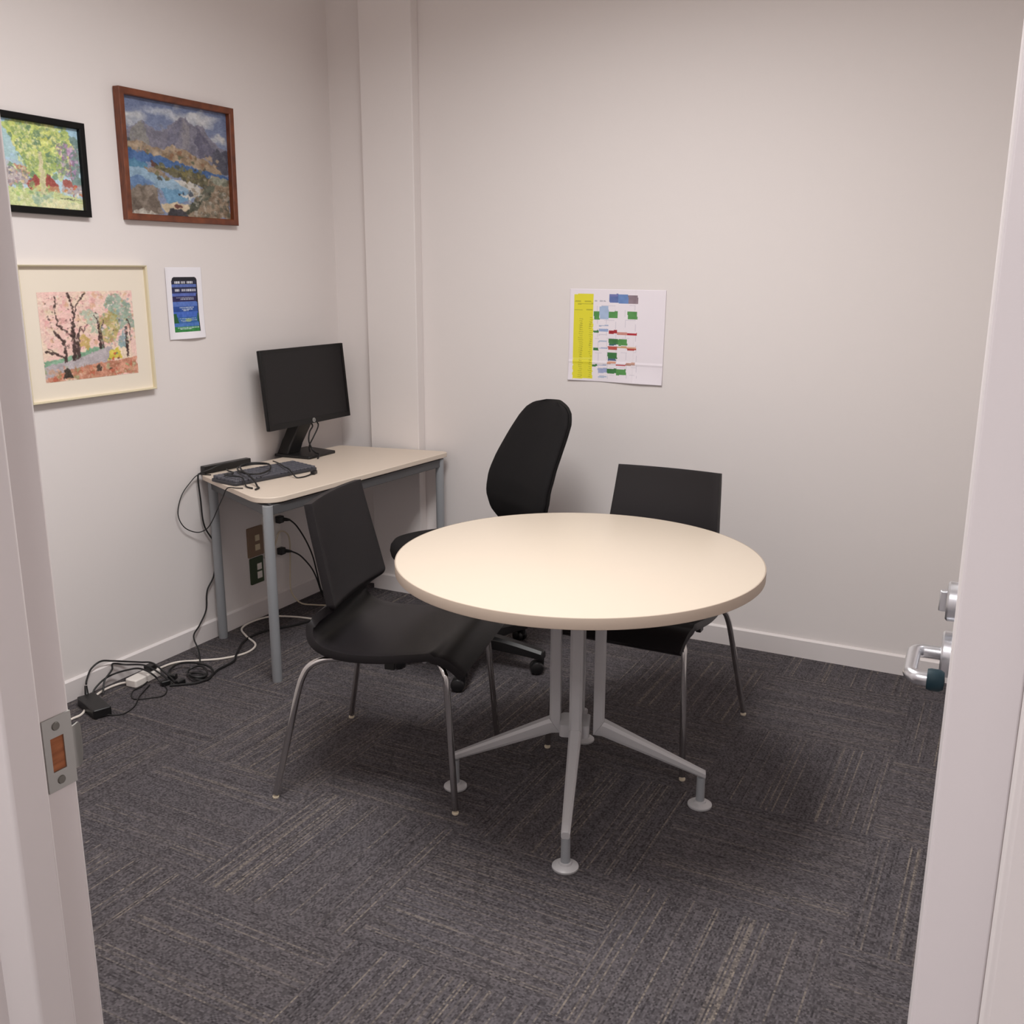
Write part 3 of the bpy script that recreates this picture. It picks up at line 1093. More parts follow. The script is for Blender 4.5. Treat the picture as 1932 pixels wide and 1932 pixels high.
# ------------------------------------------------------------------ floor cables
wire('floor_cable', 'white cable winding over the carpet from under the desk to the power strip',
     [(-2.790, 2.445, .016), (-2.812, 2.490, .008), (-2.805, 2.564, .005), (-2.749, 2.614, .005), (-2.673, 2.679, .005), (-2.632, 2.769, .005), (-2.66, 2.853, .005), (-2.759, 2.909, .005), (-2.838, 2.967, .005), (-2.859, 3.052, .005), (-2.833, 3.142, .005), (-2.75, 3.186, .005), (-2.675, 3.203, .005), (-2.567, 3.214, .005)], 0.0042, M['wcable'])
wire('floor_cable', 'short white cable running from the power strip past the black adapter to the doorway',
     [(-2.793, 2.330, .016), (-2.835, 2.310, .006), (-2.834, 2.236, .007), (-2.800, 2.150, .005), (-2.745, 2.080, .005), (-2.742, 2.025, .005), (-2.742, 1.86, .005), (-2.78, 1.70, .005)], 0.0042, M['wcable'])
wire('floor_cable', 'thick black cable curving across the carpet past the front desk leg',
     [(-2.618, 3.279, .006), (-2.664, 3.117, .005), (-2.733, 2.993, .005), (-2.731, 2.869, .006), (-2.640, 2.722, .014), (-2.613, 2.674, .006), (-2.608, 2.587, .005), (-2.583, 2.514, .006), (-2.591, 2.455, .005), (-2.659, 2.392, .005)], 0.0046, M['cable'])
wire('coiled_cable', 'black cable coiled in rings on the carpet beside the skirting board',
     [(-2.657, 2.42, .006), (-2.741, 2.466, .012), (-2.755, 2.525, .022), (-2.698, 2.551, .030), (-2.641, 2.567, .022), (-2.600, 2.551, .010), (-2.574, 2.497, .007), (-2.602, 2.466, .012), (-2.661, 2.485, .015), (-2.679, 2.518, .022),
      (-2.650, 2.540, .030), (-2.610, 2.530, .020), (-2.588, 2.500, .016), (-2.604, 2.470, .020), (-2.636, 2.470, .024), (-2.645, 2.50, .016), (-2.62, 2.52, .010), (-2.60, 2.505, .006), (-2.61, 2.485, .006)], 0.0042, M['cable'])
wire('arched_cable', 'black cable in the highest arch above the skirting from the adapter',
     [(-2.827, 2.170, .062), (-2.840, 2.185, .072), (-2.864, 2.225, .092), (-2.866, 2.270, .105), (-2.862, 2.318, .090), (-2.852, 2.372, .070), (-2.812, 2.402, .064), (-2.770, 2.420, .062), (-2.730, 2.432, .032), (-2.685, 2.434, .006)], 0.0034, M['cable'])
wire('arched_cable', 'black cable bent sharply up between the other two arched cables',
     [(-2.800, 2.215, .014), (-2.808, 2.225, .030), (-2.820, 2.244, .052), (-2.832, 2.288, .072), (-2.853, 2.312, .083), (-2.841, 2.355, .066), (-2.768, 2.384, .066), (-2.705, 2.402, .034), (-2.66, 2.41, .006)], 0.0034, M['cable'])
wire('arched_cable', 'black cable in the lowest arch beside the white power strip',
     [(-2.845, 2.205, .006), (-2.852, 2.225, .020), (-2.855, 2.267, .037), (-2.854, 2.314, .042), (-2.827, 2.350, .049), (-2.797, 2.377, .051), (-2.739, 2.374, .049), (-2.715, 2.392, .018), (-2.69, 2.385, .005)], 0.0034, M['cable'])
wire('thin_cable', 'thin black cable lying in a flat open loop on the carpet',
     [(-2.750, 2.372, .010), (-2.745, 2.335, .004), (-2.745, 2.300, .003), (-2.709, 2.260, .003), (-2.675, 2.253, .003), (-2.640, 2.286, .003), (-2.616, 2.320, .003), (-2.643, 2.363, .003), (-2.680, 2.385, .003)], 0.0024, M['cable'])
wire('thin_cable', 'thin black cable sweeping from the tangle round to the adapter front end',
     [(-2.730, 2.362, .004), (-2.677, 2.268, .0090), (-2.640, 2.213, .003), (-2.622, 2.163, .003), (-2.632, 2.133, .003), (-2.660, 2.112, .006)], 0.0024, M['cable'])
# power strip
stp = thing('power_strip', 'white power strip among the tangled cables by the skirting board', 'power strip', (-2.785, 2.385, 0), R_(4))
bm = bmesh.new()
prism(bm, rounded(rect(0.052, 0.130), 0.008), 0.0, 0.030)
finish(bm, 'body', M['wplas'], stp, bevel=0.004)
bm = bmesh.new()
box(bm, (-0.018, 0.022, 0.0295), (0.016, 0.056, 0.050))
finish(bm, 'plug', M['black'], stp, bevel=0.003)
# power adapter
adp = thing('power_adapter', 'black brick power adapter lying on the carpet next to the door frame', 'power adapter', (-2.738, 2.125, 0), R_(-20))
bm = bmesh.new()
prism(bm, rounded(rect(0.158, 0.062), 0.006), 0.0, 0.034)
finish(bm, 'body', M['black'], adp, bevel=0.004)
finish(T([(-0.076, 0.004, 0.02), (-0.090, 0.007, 0.033), (-0.096, 0.009, 0.058)], [0.008, 0.007, 0.005], 12), 'strain_relief', M['black'], adp)
for (px, py, rz, lab) in ((-2.682, 2.398, 70, 'small black plug lying in the tangle beside the power strip'), (-2.700, 2.450, 20, 'small black plug lying alone inside the big cable ring'), (-2.640, 2.430, 85, 'small black plug lying where the thick cable ends')):
    bm = bmesh.new()
    mt = Matrix.Translation((px, py, 0.0)) @ Matrix.Rotation(R_(rz), 4, 'Z')
    prism(bm, rounded([(-0.020, -0.009), (0.012, -0.012), (0.012, 0.012), (-0.020, 0.009)], 0.003), 0.0, 0.020, mt)
    o = finish(bm, 'power_plug', M['black'], bevel=0.003)
    tag(o, lab, 'plug')

# ------------------------------------------------------------------ painted and printed surfaces
class Canvas:
    """small numpy painter; u to the right and v downwards, both 0..1, colours sRGB 0-255"""
    def __init__(s, w, h, bg, seed=1):
        s.w, s.h = w, h
        s.a = np.ones((h, w, 3)) * np.array(bg, float)
        s.U, s.V = np.meshgrid((np.arange(w) + .5) / w, (np.arange(h) + .5) / h)
        s.rng = np.random.default_rng(seed)
        s.asp = w / h

    def noise(s, n, m=None):
        m = m or n
        g = s.rng.random((m + 2, n + 2))
        x, y = s.U * n, s.V * m
        i, j = x.astype(int), y.astype(int)
        fx, fy = x - i, y - j
        fx, fy = fx * fx * (3 - 2 * fx), fy * fy * (3 - 2 * fy)
        return (g[j, i] * (1 - fx) + g[j, i + 1] * fx) * (1 - fy) + (g[j + 1, i] * (1 - fx) + g[j + 1, i + 1] * fx) * fy

    def put(s, mask, col, al=1.0, jit=0.0, n=22):
        c = np.ones((s.h, s.w, 3)) * np.array(col, float)
        if jit:
            c = c + (s.noise(n)[..., None] - .5) * 2 * jit + (s.noise(n * 2)[..., None] - .5) * jit
        k = (mask * al)[..., None]
        s.a = s.a * (1 - k) + c * k

    def poly(s, pts, col, al=1.0, jit=0.0, wob=0.0, n=22):
        U, V = s.U, s.V
        if wob:
            U = U + (s.noise(14) - .5) * wob
            V = V + (s.noise(14) - .5) * wob
        ins = np.zeros(U.shape, bool)
        k = len(pts)
        for i in range(k):
            x0, y0 = pts[i]
            x1, y1 = pts[(i + 1) % k]
            if y0 == y1:
                continue
            c = ((y0 > V) != (y1 > V)) & (U < (x1 - x0) * (V - y0) / (y1 - y0) + x0)
            ins ^= c
        s.put(ins.astype(float), col, al, jit, n)

    def ell(s, cx, cy, rx, ry, col, al=1.0, jit=0.0, wob=0.0, soft=0.0):
        U, V = s.U, s.V
        if wob:
            U = U + (s.noise(12) - .5) * wob
            V = V + (s.noise(12) - .5) * wob
        d = ((U - cx) / rx) ** 2 + ((V - cy) / ry) ** 2
        mk = (d < 1).astype(float) if not soft else np.clip((1 - d) / soft, 0, 1)
        s.put(mk, col, al, jit)

    def line(s, pts, wd, col, al=1.0, jit=0.0):
        best = np.ones(s.U.shape) * 9
        for (x0, y0), (x1, y1) in zip(pts[:-1], pts[1:]):
            dx, dy = (x1 - x0) * s.asp, y1 - y0
            L2 = dx * dx + dy * dy + 1e-9
            t = np.clip((((s.U - x0) * s.asp) * dx + (s.V - y0) * dy) / L2, 0, 1)
            d = np.hypot((s.U - x0) * s.asp - t * dx, (s.V - y0) - t * dy)
            best = np.minimum(best, d)
        s.put((best < wd / 2).astype(float), col, al, jit)

    def dabs(s, n, reg, size, cols, al=0.8):
        u0, v0, u1, v1 = reg
        for _ in range(n):
            c = cols[s.rng.integers(len(cols))]
            r = size * (0.5 + s.rng.random())
            s.ell(u0 + (u1 - u0) * s.rng.random(), v0 + (v1 - v0) * s.rng.random(), r / s.asp, r * (.6 + .6 * s.rng.random()), c, al)

    def done(s, amp=0.010, n=34, grain=10, rounds=1):
        """loosen the edges like brush work: warp, soften, add pigment grain"""
        du = ((s.noise(n) - .5) + (s.noise(2 * n) - .5) * .7) * 2 * amp
        dv = ((s.noise(n) - .5) + (s.noise(2 * n) - .5) * .7) * 2 * amp
        i = np.clip(((s.U + du) * s.w).astype(int), 0, s.w - 1)
        j = np.clip(((s.V + dv) * s.h).astype(int), 0, s.h - 1)
        a = s.a[j, i]
        for _ in range(rounds):
            p = np.pad(a, ((1, 1), (1, 1), (0, 0)), 'edge')
            a = (p[:-2, 1:-1] + p[2:, 1:-1] + p[1:-1, :-2] + p[1:-1, 2:] + 2 * p[1:-1, 1:-1]) / 6
        g = (s.noise(70, 90) - .5) * 2 + (s.rng.random(s.U.shape) - .5)
        s.a = a + g[..., None] * grain
        return s

    def rect(s, u0, v0, u1, v1, col, al=1.0, jit=0.0):
        s.put(((s.U >= u0) & (s.U < u1) & (s.V >= v0) & (s.V < v1)).astype(float), col, al, jit)


def canvas_mesh(cv, name, material, parent, o0, ux, vy, lift=None, thick=0.0):
    """grid carrying the canvas colours: o0 top-left corner, ux along u, vy along v (world or parent space)"""
    o0, ux, vy = Vector(o0), Vector(ux), Vector(vy)
    nrm = ux.cross(-vy).normalized()
    W_, H_ = cv.w, cv.h
    vs, fs = [], []
    for j in range(H_ + 1):
        for i in range(W_ + 1):
            u, v = i / W_, j / H_
            p = o0 + ux * u + vy * v
            if lift:
                p = p + nrm * lift(u, v)
            vs.append(p)
    for j in range(H_):
        for i in range(W_):
            a = j * (W_ + 1) + i
            fs.append((a, a + W_ + 1, a + W_ + 2, a + 1))
    me = bpy.data.meshes.new(name)
    me.from_pydata(vs, [], fs)
    ca = me.color_attributes.new('Col', 'FLOAT_COLOR', 'CORNER')
    x = np.clip(cv.a, 0, 255) / 255.0
    l = np.where(x <= 0.04045, x / 12.92, ((x + 0.055) / 1.055) ** 2.4).reshape(-1, 3)
    buf = np.ones((len(fs) * 4, 4), np.float32)
    buf[:, :3] = np.repeat(l, 4, axis=0)
    ca.data.foreach_set('color', buf.ravel())
    me.materials.append(material)
    for p in me.polygons:
        p.use_smooth = True
    o = bpy.data.objects.new(name, me)
    COL.objects.link(o)
    o.parent = parent
    if thick:
        md = o.modifiers.new('solid', 'SOLIDIFY')
        md.thickness = thick
        md.offset = -1
    return o


def picture(name, label, yc, zc, W_, H_, fw, depth, fmat, roll=0.0, lean=0.0, seat=0.004):
    """framed picture on the left wall: local x right along the wall (+y of the room), local y up, local z out of the wall"""
    t = thing(name, label, 'picture')
    mtx = Matrix(((0, 0, 1, XL + 0.0005), (1, 0, 0, yc), (0, 1, 0, zc), (0, 0, 0, 1)))
    t.matrix_world = mtx @ Matrix.Rotation(R_(roll), 4, 'Z') @ Matrix.Rotation(R_(lean), 4, 'X')
    bm = bmesh.new()
    # mitred frame: four members with a stepped profile
    o_ = [(-W_ / 2, -H_ / 2), (W_ / 2, -H_ / 2), (W_ / 2, H_ / 2), (-W_ / 2, H_ / 2)]
    prof = [(0, 0.0), (0, depth - 0.002), (0.002, depth), (fw - 0.003, depth - 0.001), (fw, depth - 0.004), (fw, seat - 0.002), (fw, 0.0)]
    rings = []
    for ins, z in prof:
        k = 1
        rings.append([bm.verts.new((x - math.copysign(ins, x), y - math.copysign(ins, y), z)) for x, y in o_])
    for a, b in zip(rings[:-1], rings[1:]):
        for j in range(4):
            bm.faces.new((a[j], a[(j + 1) % 4], b[(j + 1) % 4], b[j]))
    for j in range(4):
        bm.faces.new((rings[-1][j], rings[-1][(j + 1) % 4], rings[0][(j + 1) % 4], rings[0][j]))
    finish(bm, 'frame', fmat, t)
    finish(B((-W_ / 2 + fw - 0.002, -H_ / 2 + fw - 0.002, 0.0006), (W_ / 2 - fw + 0.002, H_ / 2 - fw + 0.002, seat - 0.0012)), 'backing_board', M['back'], t)
    return t


# --- oil painting of a lake and mountains
c = Canvas(230, 200, (124, 138, 172), 3)
c.put(np.clip(1 - c.V * 3, 0, 1), (92, 108, 150), .8, 12)
c.ell(.05, .17, .16, .06, (205, 205, 200), .9, 15, .1, 1.0)
c.ell(.30, .11, .20, .05, (190, 196, 205), .8, 15, .1, 1.0)
c.ell(.66, .10, .30, .07, (206, 206, 206), .9, 15, .12, 1.0)
c.ell(.93, .28, .10, .05, (214, 212, 206), .9, 12, .1, 1.0)
c.poly([(0, .34), (.05, .26), (.10, .225), (.17, .185), (.23, .22), (.30, .26), (.34, .25), (.42, .205), (.50, .14), (.555, .105), (.60, .12), (.655, .165), (.70, .15), (.74, .15), (.80, .23), (.86, .29), (.93, .34), (1, .36), (1, .58), (0, .45)], (118, 116, 134), 1, 12, .015)
c.poly([(.05, .30), (.17, .19), (.25, .36), (.20, .40), (.04, .38)], (136, 134, 126), .8, 14, .03)
c.poly([(.36, .40), (.42, .25), (.55, .11), (.50, .30), (.48, .42)], (104, 104, 128), .8, 12, .03)
c.poly([(.55, .11), (.62, .20), (.60, .40), (.53, .38)], (142, 138, 142), .7, 12, .04)
c.poly([(.70, .16), (.78, .28), (.92, .44), (.70, .44), (.66, .30)], (88, 86, 112), .8, 12, .03)
c.poly([(.0, .33), (.05, .34), (.09, .40), (.0, .42)], (60, 66, 74), .9, 12, .02)
c.poly([(.88, .34), (1, .36), (1, .60), (.80, .52)], (72, 74, 90), .9, 12, .03)
c.poly([(0, .38), (.12, .36), (.24, .40), (.36, .40), (.44, .36), (.55, .38), (.70, .45), (.84, .50), (.92, .56), (.90, .585), (.6, .535), (.3, .475), (0, .435)], (156, 132, 104), 1, 24, .02)
c.dabs(45, (.02, .40, .9, .53), .016, [(112, 92, 60), (176, 150, 118), (84, 92, 66), (140, 96, 66)])
c.poly([(0, .435), (.3, .475), (.6, .535), (1, .60), (1, .66), (.62, .60), (.25, .545), (0, .54)], (58, 98, 158), 1, 14, .012)
c.poly([(0, .52), (.2, .545), (.24, .62), (0, .60)], (62, 132, 168), .8, 10, .02)
c.poly([(0, .59), (.24, .59), (.42, .66), (.62, .74), (.70, .80), (.40, .88), (.34, .80), (.22, .74), (0, .76)], (134, 168, 194), 1, 16, .02)
c.poly([(0, .70), (.12, .66), (.26, .72), (.10, .80), (0, .84)], (86, 122, 172), .9, 14, .03)
c.poly([(.30, .76), (.52, .76), (.56, .84), (.36, .88)], (92, 148, 188), .9, 14, .03)
c.poly([(.16, .575), (.30, .60), (.42, .66), (.32, .66), (.20, .62)], (150, 130, 108), 1, 20, .01)
c.poly([(.22, .54), (.27, .53), (.30, .56), (.46, .57), (.60, .58), (.74, .60), (.80, .63), (.82, .70), (.74, .72), (.58, .67), (.40, .625), (.24, .585)], (92, 86, 56), 1, 26, .02)
c.dabs(40, (.28, .55, .8, .68), .018, [(134, 122, 66), (58, 56, 44), (112, 104, 60), (74, 74, 52)])
c.ell(.245, .55, .02, .03, (92, 52, 44), 1, 10)
c.poly([(.42, .66), (.60, .68), (.76, .74), (.70, .80), (.58, .84), (.48, .80), (.62, .78)], (196, 192, 184), 1, 18, .03)
c.poly([(.80, .60), (1, .62), (1, 1), (.5, 1), (.60, .90), (.74, .80)], (144, 122, 98), 1, 24, .03)
c.poly([(.78, .61), (.98, .62), (.98, .68), (.84, .68)], (140, 150, 132), .8, 20, .03)
c.poly([(.72, .70), (.84, .68), (.80, .80), (.66, .92), (.52, 1), (.40, 1), (.56, .88), (.68, .80)], (74, 78, 62), 1, 24, .05)
c.dabs(60, (.62, .74, 1, 1), .020, [(120, 96, 74), (168, 148, 122), (92, 88, 72), (176, 172, 160), (130, 120, 100)], .7)
c.dabs(8, (.48, .76, .62, .80), .013, [(44, 48, 62), (70, 76, 90)], .9)
c.poly([(.30, .90), (.44, .86), (.58, .88), (.52, .97), (.34, .98)], (204, 184, 150), 1, 16, .03)
c.ell(.46, .905, .04, .018, (104, 48, 40), .9, 10)
c.poly([(.02, .80), (.10, .74), (.20, .73), (.26, .75), (.28, .86), (.33, .98), (.30, 1), (.02, 1), (0, .86)], (126, 112, 98), 1, 20, .02)
c.poly([(.02, .84), (.10, .88), (.14, .98), (.04, 1), (0, .95)], (94, 80, 68), .8, 16, .03)
c.poly([(.18, .86), (.24, .80), (.29, .94), (.22, 1)], (104, 90, 78), .8, 16, .03)
c.poly([(.02, .99), (.14, .94), (.26, .99), (.26, 1), (.02, 1)], (202, 198, 186), .9, 10, .02)
c.poly([(.34, 1), (.40, .93), (.50, .92), (.58, 1)], (52, 50, 58), 1, 12, .03)
c.dabs(160, (.0, .18, 1, .46), .012, [(126, 124, 140), (104, 102, 124), (146, 142, 144), (96, 98, 112)], .28)
c.dabs(160, (.55, .62, 1, 1), .012, [(118, 100, 78), (164, 146, 120), (86, 88, 70), (186, 180, 166), (70, 72, 60)], .5)
c.dabs(70, (.0, .74, .30, 1), .012, [(140, 126, 110), (96, 84, 74), (116, 104, 92)], .4)
pic1 = picture('framed_painting', 'oil painting of a lake and mountains in a reddish wooden frame', 2.846, 1.886, 0.556, 0.440, 0.023, 0.030, M['wood'], lean=1.2, roll=0.2)
lum = c.a.mean(axis=2, keepdims=True)
c.a = (lum + (c.a - lum) * .82) * .97
canvas_mesh(c.done(), 'canvas', M['paint'], pic1, (-0.256, 0.198, 0.008), (0.512, 0, 0), (0, -0.396, 0))['label'] = 'painted lake, mountains and shore'

# --- green tree watercolour in a black frame
c = Canvas(190, 176, (176, 208, 224), 5)
c.put(np.clip(1 - c.V * 1.2, 0, 1), (150, 196, 222), .8, 10)
c.poly([(0, .40), (.12, .36), (.30, .46), (.36, .60), (0, .62)], (190, 196, 204), 1, 18, .04)
c.poly([(.80, .10), (1, .12), (1, .75), (.84, .7)], (96, 126, 118), .9, 16, .08)
c.ell(.48, .30, .40, .36, (168, 190, 96), 1, 30, .25)
c.ell(.30, .12, .26, .18, (190, 206, 96), .9, 26, .2)
c.ell(.68, .20, .22, .20, (206, 214, 110), .9, 26, .2)
c.dabs(150, (.14, .0, .82, .62), .034, [(126, 154, 80), (206, 214, 104), (92, 130, 80), (222, 222, 150), (150, 178, 90), (70, 110, 84), (196, 206, 120)], .75)
c.poly([(0, .60), (.10, .54), (.22, .60), (.34, .58), (.34, .74), (0, .76)], (172, 160, 160), 1, 26, .03)
c.poly([(.10, .46), (.26, .48), (.36, .62), (.24, .60)], (176, 110, 92), .9, 20, .03)
c.dabs(24, (.0, .56, .34, .76), .018, [(226, 220, 210), (96, 96, 112), (220, 196, 140), (140, 120, 130)], .8)
c.poly([(.30, .72), (.40, .60), (.50, .70), (.58, .58), (.70, .72), (.70, .82), (.32, .82)], (142, 50, 42), 1, 18, .01)
c.poly([(.36, .72), (.70, .73), (.70, .84), (.36, .84)], (190, 140, 96), .8, 24, .02)
c.poly([(.47, .34), (.52, .34), (.54, .84), (.46, .84)], (206, 196, 146), 1, 20, .02)
c.dabs(38, (.72, .22, .97, .58), .024, [(168, 122, 170), (196, 160, 196), (134, 92, 140), (120, 128, 120)], .8)
c.line([(.86, .36), (.87, .60), (.88, .84)], .018, (150, 92, 80), .9)
c.poly([(.74, .66), (1, .68), (1, .80), (.74, .78)], (170, 150, 150), .8, 24, .03)
c.poly([(.76, .62), (.84, .64), (.92, .72), (.76, .72)], (150, 60, 50), .9, 14, .01)
c.dabs(12, (.74, .70, .99, .84), .015, [(206, 60, 50), (60, 80, 130), (236, 230, 220), (196, 120, 60)], .9)
c.poly([(0, .76), (.3, .78), (.7, .80), (1, .86), (1, 1), (0, 1)], (196, 208, 140), 1, 24, .03)
c.poly([(.30, .80), (.62, .80), (.58, .92), (.40, .94)], (140, 172, 152), .8, 18, .05)
c.poly([(.56, .86), (1, .90), (1, 1), (.40, 1)], (230, 226, 180), .8, 18, .04)
c.dabs(40, (0, .72, .6, .86), .02, [(150, 190, 90), (204, 216, 130), (110, 150, 90)], .7)
c.line([(.70, .86), (.98, .87)], .012, (60, 72, 60), .8)
c.poly([(0, 0), (.05, 0), (.14, .22), (.32, .54), (.20, .50), (0, .44)], (160, 200, 222), .85, 10, .03)
c.dabs(420, (.22, .0, .84, .60), .014, [(126, 154, 80), (220, 224, 130), (92, 130, 84), (232, 230, 176), (160, 186, 100), (84, 118, 88), (204, 210, 128), (150, 172, 132)], .6)
c.dabs(160, (.70, .20, .99, .62), .011, [(180, 140, 184), (206, 176, 206), (120, 96, 130), (104, 128, 124), (150, 160, 150)], .65)
c.poly([(.47, .36), (.51, .34), (.535, .84), (.465, .84)], (208, 200, 156), .75, 24, .02)
c.dabs(130, (.0, .78, 1, 1), .016, [(206, 214, 150), (172, 196, 130), (236, 232, 196), (150, 180, 150), (222, 214, 150)], .5)
c.dabs(60, (.0, .54, .36, .78), .010, [(236, 230, 220), (90, 92, 108), (200, 150, 120), (150, 140, 150), (220, 200, 150)], .7)
pic2 = picture('framed_painting', 'green tree and red roofs painting in a black frame', 2.252, 1.816, 0.336, 0.300, 0.021, 0.022, M['bframe'], roll=-0.6)
c.a = c.a * .84 + 226 * .16
canvas_mesh(c.done(), 'canvas', M['paint'], pic2, (-0.149, 0.132, 0.006), (0.298, 0, 0), (0, -0.264, 0))['label'] = 'painted green tree over red roofed houses'

# --- pink blossom watercolour with wide cream mat
c = Canvas(210, 160, (232, 204, 190), 8)
c.put(c.noise(7), (240, 190, 186), .7, 10)
c.put(np.clip(c.noise(9) - .55, 0, 1) * 2, (232, 222, 190), .8, 10)
c.dabs(120, (0, 0, 1, .62), .028, [(240, 186, 186), (226, 158, 160), (242, 220, 204), (214, 170, 130), (236, 206, 196), (206, 150, 146)], .55)
c.ell(.86, .24, .13, .22, (124, 164, 146), .7, 20, .2)
c.ell(.72, .42, .10, .22, (176, 166, 100), .8, 24, .15)
c.ell(.54, .36, .08, .14, (160, 186, 164), .7, 16, .15)
c.ell(.86, .56, .07, .10, (108, 152, 164), .7, 14, .1)
c.ell(.44, .60, .09, .10, (186, 160, 74), .7, 20, .15)
c.poly([(0, .76), (.24, .74), (.40, .68), (.64, .62), (.66, .68), (.40, .76), (.18, .80), (0, .83)], (118, 166, 136), .9, 18, .03)
c.poly([(0, .82), (.30, .76), (.60, .68), (.72, .64), (.80, .78), (.62, .84), (.34, .88), (0, .96)], (180, 172, 176), 1, 12, .02)
c.poly([(0, .96), (.20, .90), (.44, .84), (.70, .82), (1, .80), (1, 1), (0, 1)], (196, 138, 114), 1, 26, .03)
c.dabs(60, (0, .86, 1, 1), .022, [(188, 88, 66), (206, 160, 130), (164, 124, 84), (150, 166, 120), (222, 176, 156)], .65)
dk = (62, 44, 42)
for pts, wd in (([(.31, .76), (.32, .62), (.32, .48), (.33, .36)], .055), ([(.355, .75), (.36, .62), (.37, .50)], .050), ([(.33, .50), (.34, .30), (.34, .16), (.30, .02)], .022), ([(.37, .50), (.40, .40), (.43, .46)], .018),
                ([(.34, .28), (.40, .12), (.48, .02)], .016), ([(.31, .50), (.22, .42), (.17, .36)], .026), ([(.18, .38), (.16, .24), (.17, .06)], .016), ([(.22, .78), (.23, .66), (.21, .54), (.13, .44)], .034),
                ([(.22, .74), (.10, .68), (.03, .66)], .022), ([(.12, .68), (.05, .62)], .012), ([(.43, .46), (.47, .38)], .012), ([(.60, .66), (.60, .50), (.59, .36)], .032), ([(.63, .66), (.62, .46), (.65, .34)], .022),
                ([(.60, .36), (.56, .28)], .012), ([(.89, .78), (.90, .62), (.90, .44)], .034), ([(.94, .60), (.95, .42), (.92, .34)], .014)):
    c.line(pts, wd, dk, .92, 18)
c.dabs(420, (0, 0, 1, .66), .012, [(242, 204, 200), (222, 168, 168), (240, 226, 212), (206, 178, 140), (196, 140, 140), (250, 222, 214)], .5)
c.dabs(110, (.62, .10, 1, .64), .014, [(128, 164, 148), (168, 186, 160), (186, 170, 110), (120, 150, 160), (236, 200, 196)], .5)
c.dabs(60, (.04, .04, .5, .66), .006, [(74, 54, 50), (96, 72, 66), (120, 90, 84)], .75)
c.dabs(120, (0, .84, 1, 1), .012, [(206, 120, 92), (222, 176, 150), (170, 130, 96), (162, 172, 132), (226, 196, 178)], .55)
c.dabs(50, (.06, .05, .95, .6), .009, [(240, 206, 200), (70, 52, 50), (236, 226, 214)], .8)
c.poly([(.18, .98), (.20, .88), (.23, .85), (.26, .90), (.28, .97)], (66, 56, 48), 1, 12, .01)
c.poly([(.52, .93), (.54, .85), (.57, .84), (.59, .93)], (76, 62, 52), 1, 12, .01)
c.poly([(.66, .93), (.69, .89), (.71, .92)], (90, 70, 58), 1, 10, .01)
c.poly([(.66, .82), (.70, .70), (.80, .68), (.82, .80)], (222, 206, 80), .9, 20, .03)
c.dabs(8, (.67, .70, .82, .80), .014, [(196, 80, 50), (110, 160, 120), (120, 60, 50)], .8)
pic3 = picture('framed_painting', 'pink blossom trees painting with a wide cream mat in a pale gold frame', 2.372, 1.284, 0.526, 0.447, 0.0065, 0.026, M['cframe'], roll=0.2, seat=0.008)
finish(B((-0.2565, -0.217, 0.003), (0.2565, 0.217, 0.010)), 'mat_board', M['matb'], pic3)
canvas_mesh(c.done(), 'watercolour', M['paint'], pic3, (-0.194, 0.136, 0.0106), (0.388, 0, 0), (0, -0.294, 0))['label'] = 'painted pink blossom trees beside a path'

# --- poster: white sheet with a phone-shaped print
c = Canvas(84, 120, (236, 234, 240), 2)
pu0, pv0, pu1, pv1 = .16, .135, .86, .90


def pr_(u, v):
    return (pu0 + (pu1 - pu0) * u, pv0 + (pv1 - pv0) * v)


c.poly([pr_(*p) for p in ((.03, .02), (.08, 0), (.92, 0), (.97, .02), (1, .06), (1, 1), (0, 1), (0, .06))], (22, 22, 34))
for v0, v1, col in ((.06, .12, (34, 36, 60)), (.125, .185, (86, 108, 176)), (.19, .29, (34, 40, 84)), (.29, .345, (84, 104, 178)), (.345, .44, (40, 34, 82)), (.44, .53, (84, 116, 190)), (.53, .63, (36, 76, 152)), (.63, .73, (62, 102, 190)),
                    (.73, .84, (44, 96, 160)), (.84, .90, (70, 116, 186)), (.90, 1.0, (44, 128, 62))):
    a, b = pr_(.0, v0)
    d, e = pr_(.97, v1)
    c.rect(a, b, d, e, col, 1, 10)
c.poly([pr_(*p) for p in ((0, .66), (.10, .66), (.18, .84), (0, .84))], (30, 92, 50))
c.poly([pr_(*p) for p in ((.93, .66), (.98, .66), (.98, .84), (.90, .80))], (34, 92, 70))
c.rect(*pr_(.92, .30), *pr_(1, .45), (24, 22, 40))
for v, segs in ((.095, ((.12, .30), (.36, .52), (.58, .82))), (.235, ((.12, .28), (.36, .50), (.56, .90)))):
    for a, b in segs:
        u = a
        while u < b:
            p, q = pr_(u, v - .022), pr_(u + .03, v + .022)
            c.rect(p[0], p[1], q[0], q[1], (224, 226, 232), .9)
            u += .042
for v, a, b in ((.375, .14, .78), (.40, .30, .80), (.555, .24, .80), (.585, .34, .76), (.61, .38, .56), (.755, .22, .86), (.785, .24, .88), (.81, .28, .64), (.925, .12, .92), (.945, .20, .62)):
    u = a
    while u < b:
        k = .02 + .035 * c.rng.random()
        p, q = pr_(u, v - .008), pr_(u + k, v + .008)
        c.rect(p[0], p[1], q[0], q[1], (206, 214, 224), .75)
        u += k + .012
c.ell(*pr_(.56, .785), .09, .022, (170, 190, 110), .7)
post = thing('wall_poster', 'small white sheet printed with a dark blue phone shape, on the left wall', 'poster')


def curl1(u, v):
    return 0.0015 + 0.010 * max(0.0, (v - .55) / .45) ** 2 * (0.55 + 0.45 * math.cos((u - .62) * 5.0)) + 0.003 * max(0, (.12 - u) / .12) ** 2


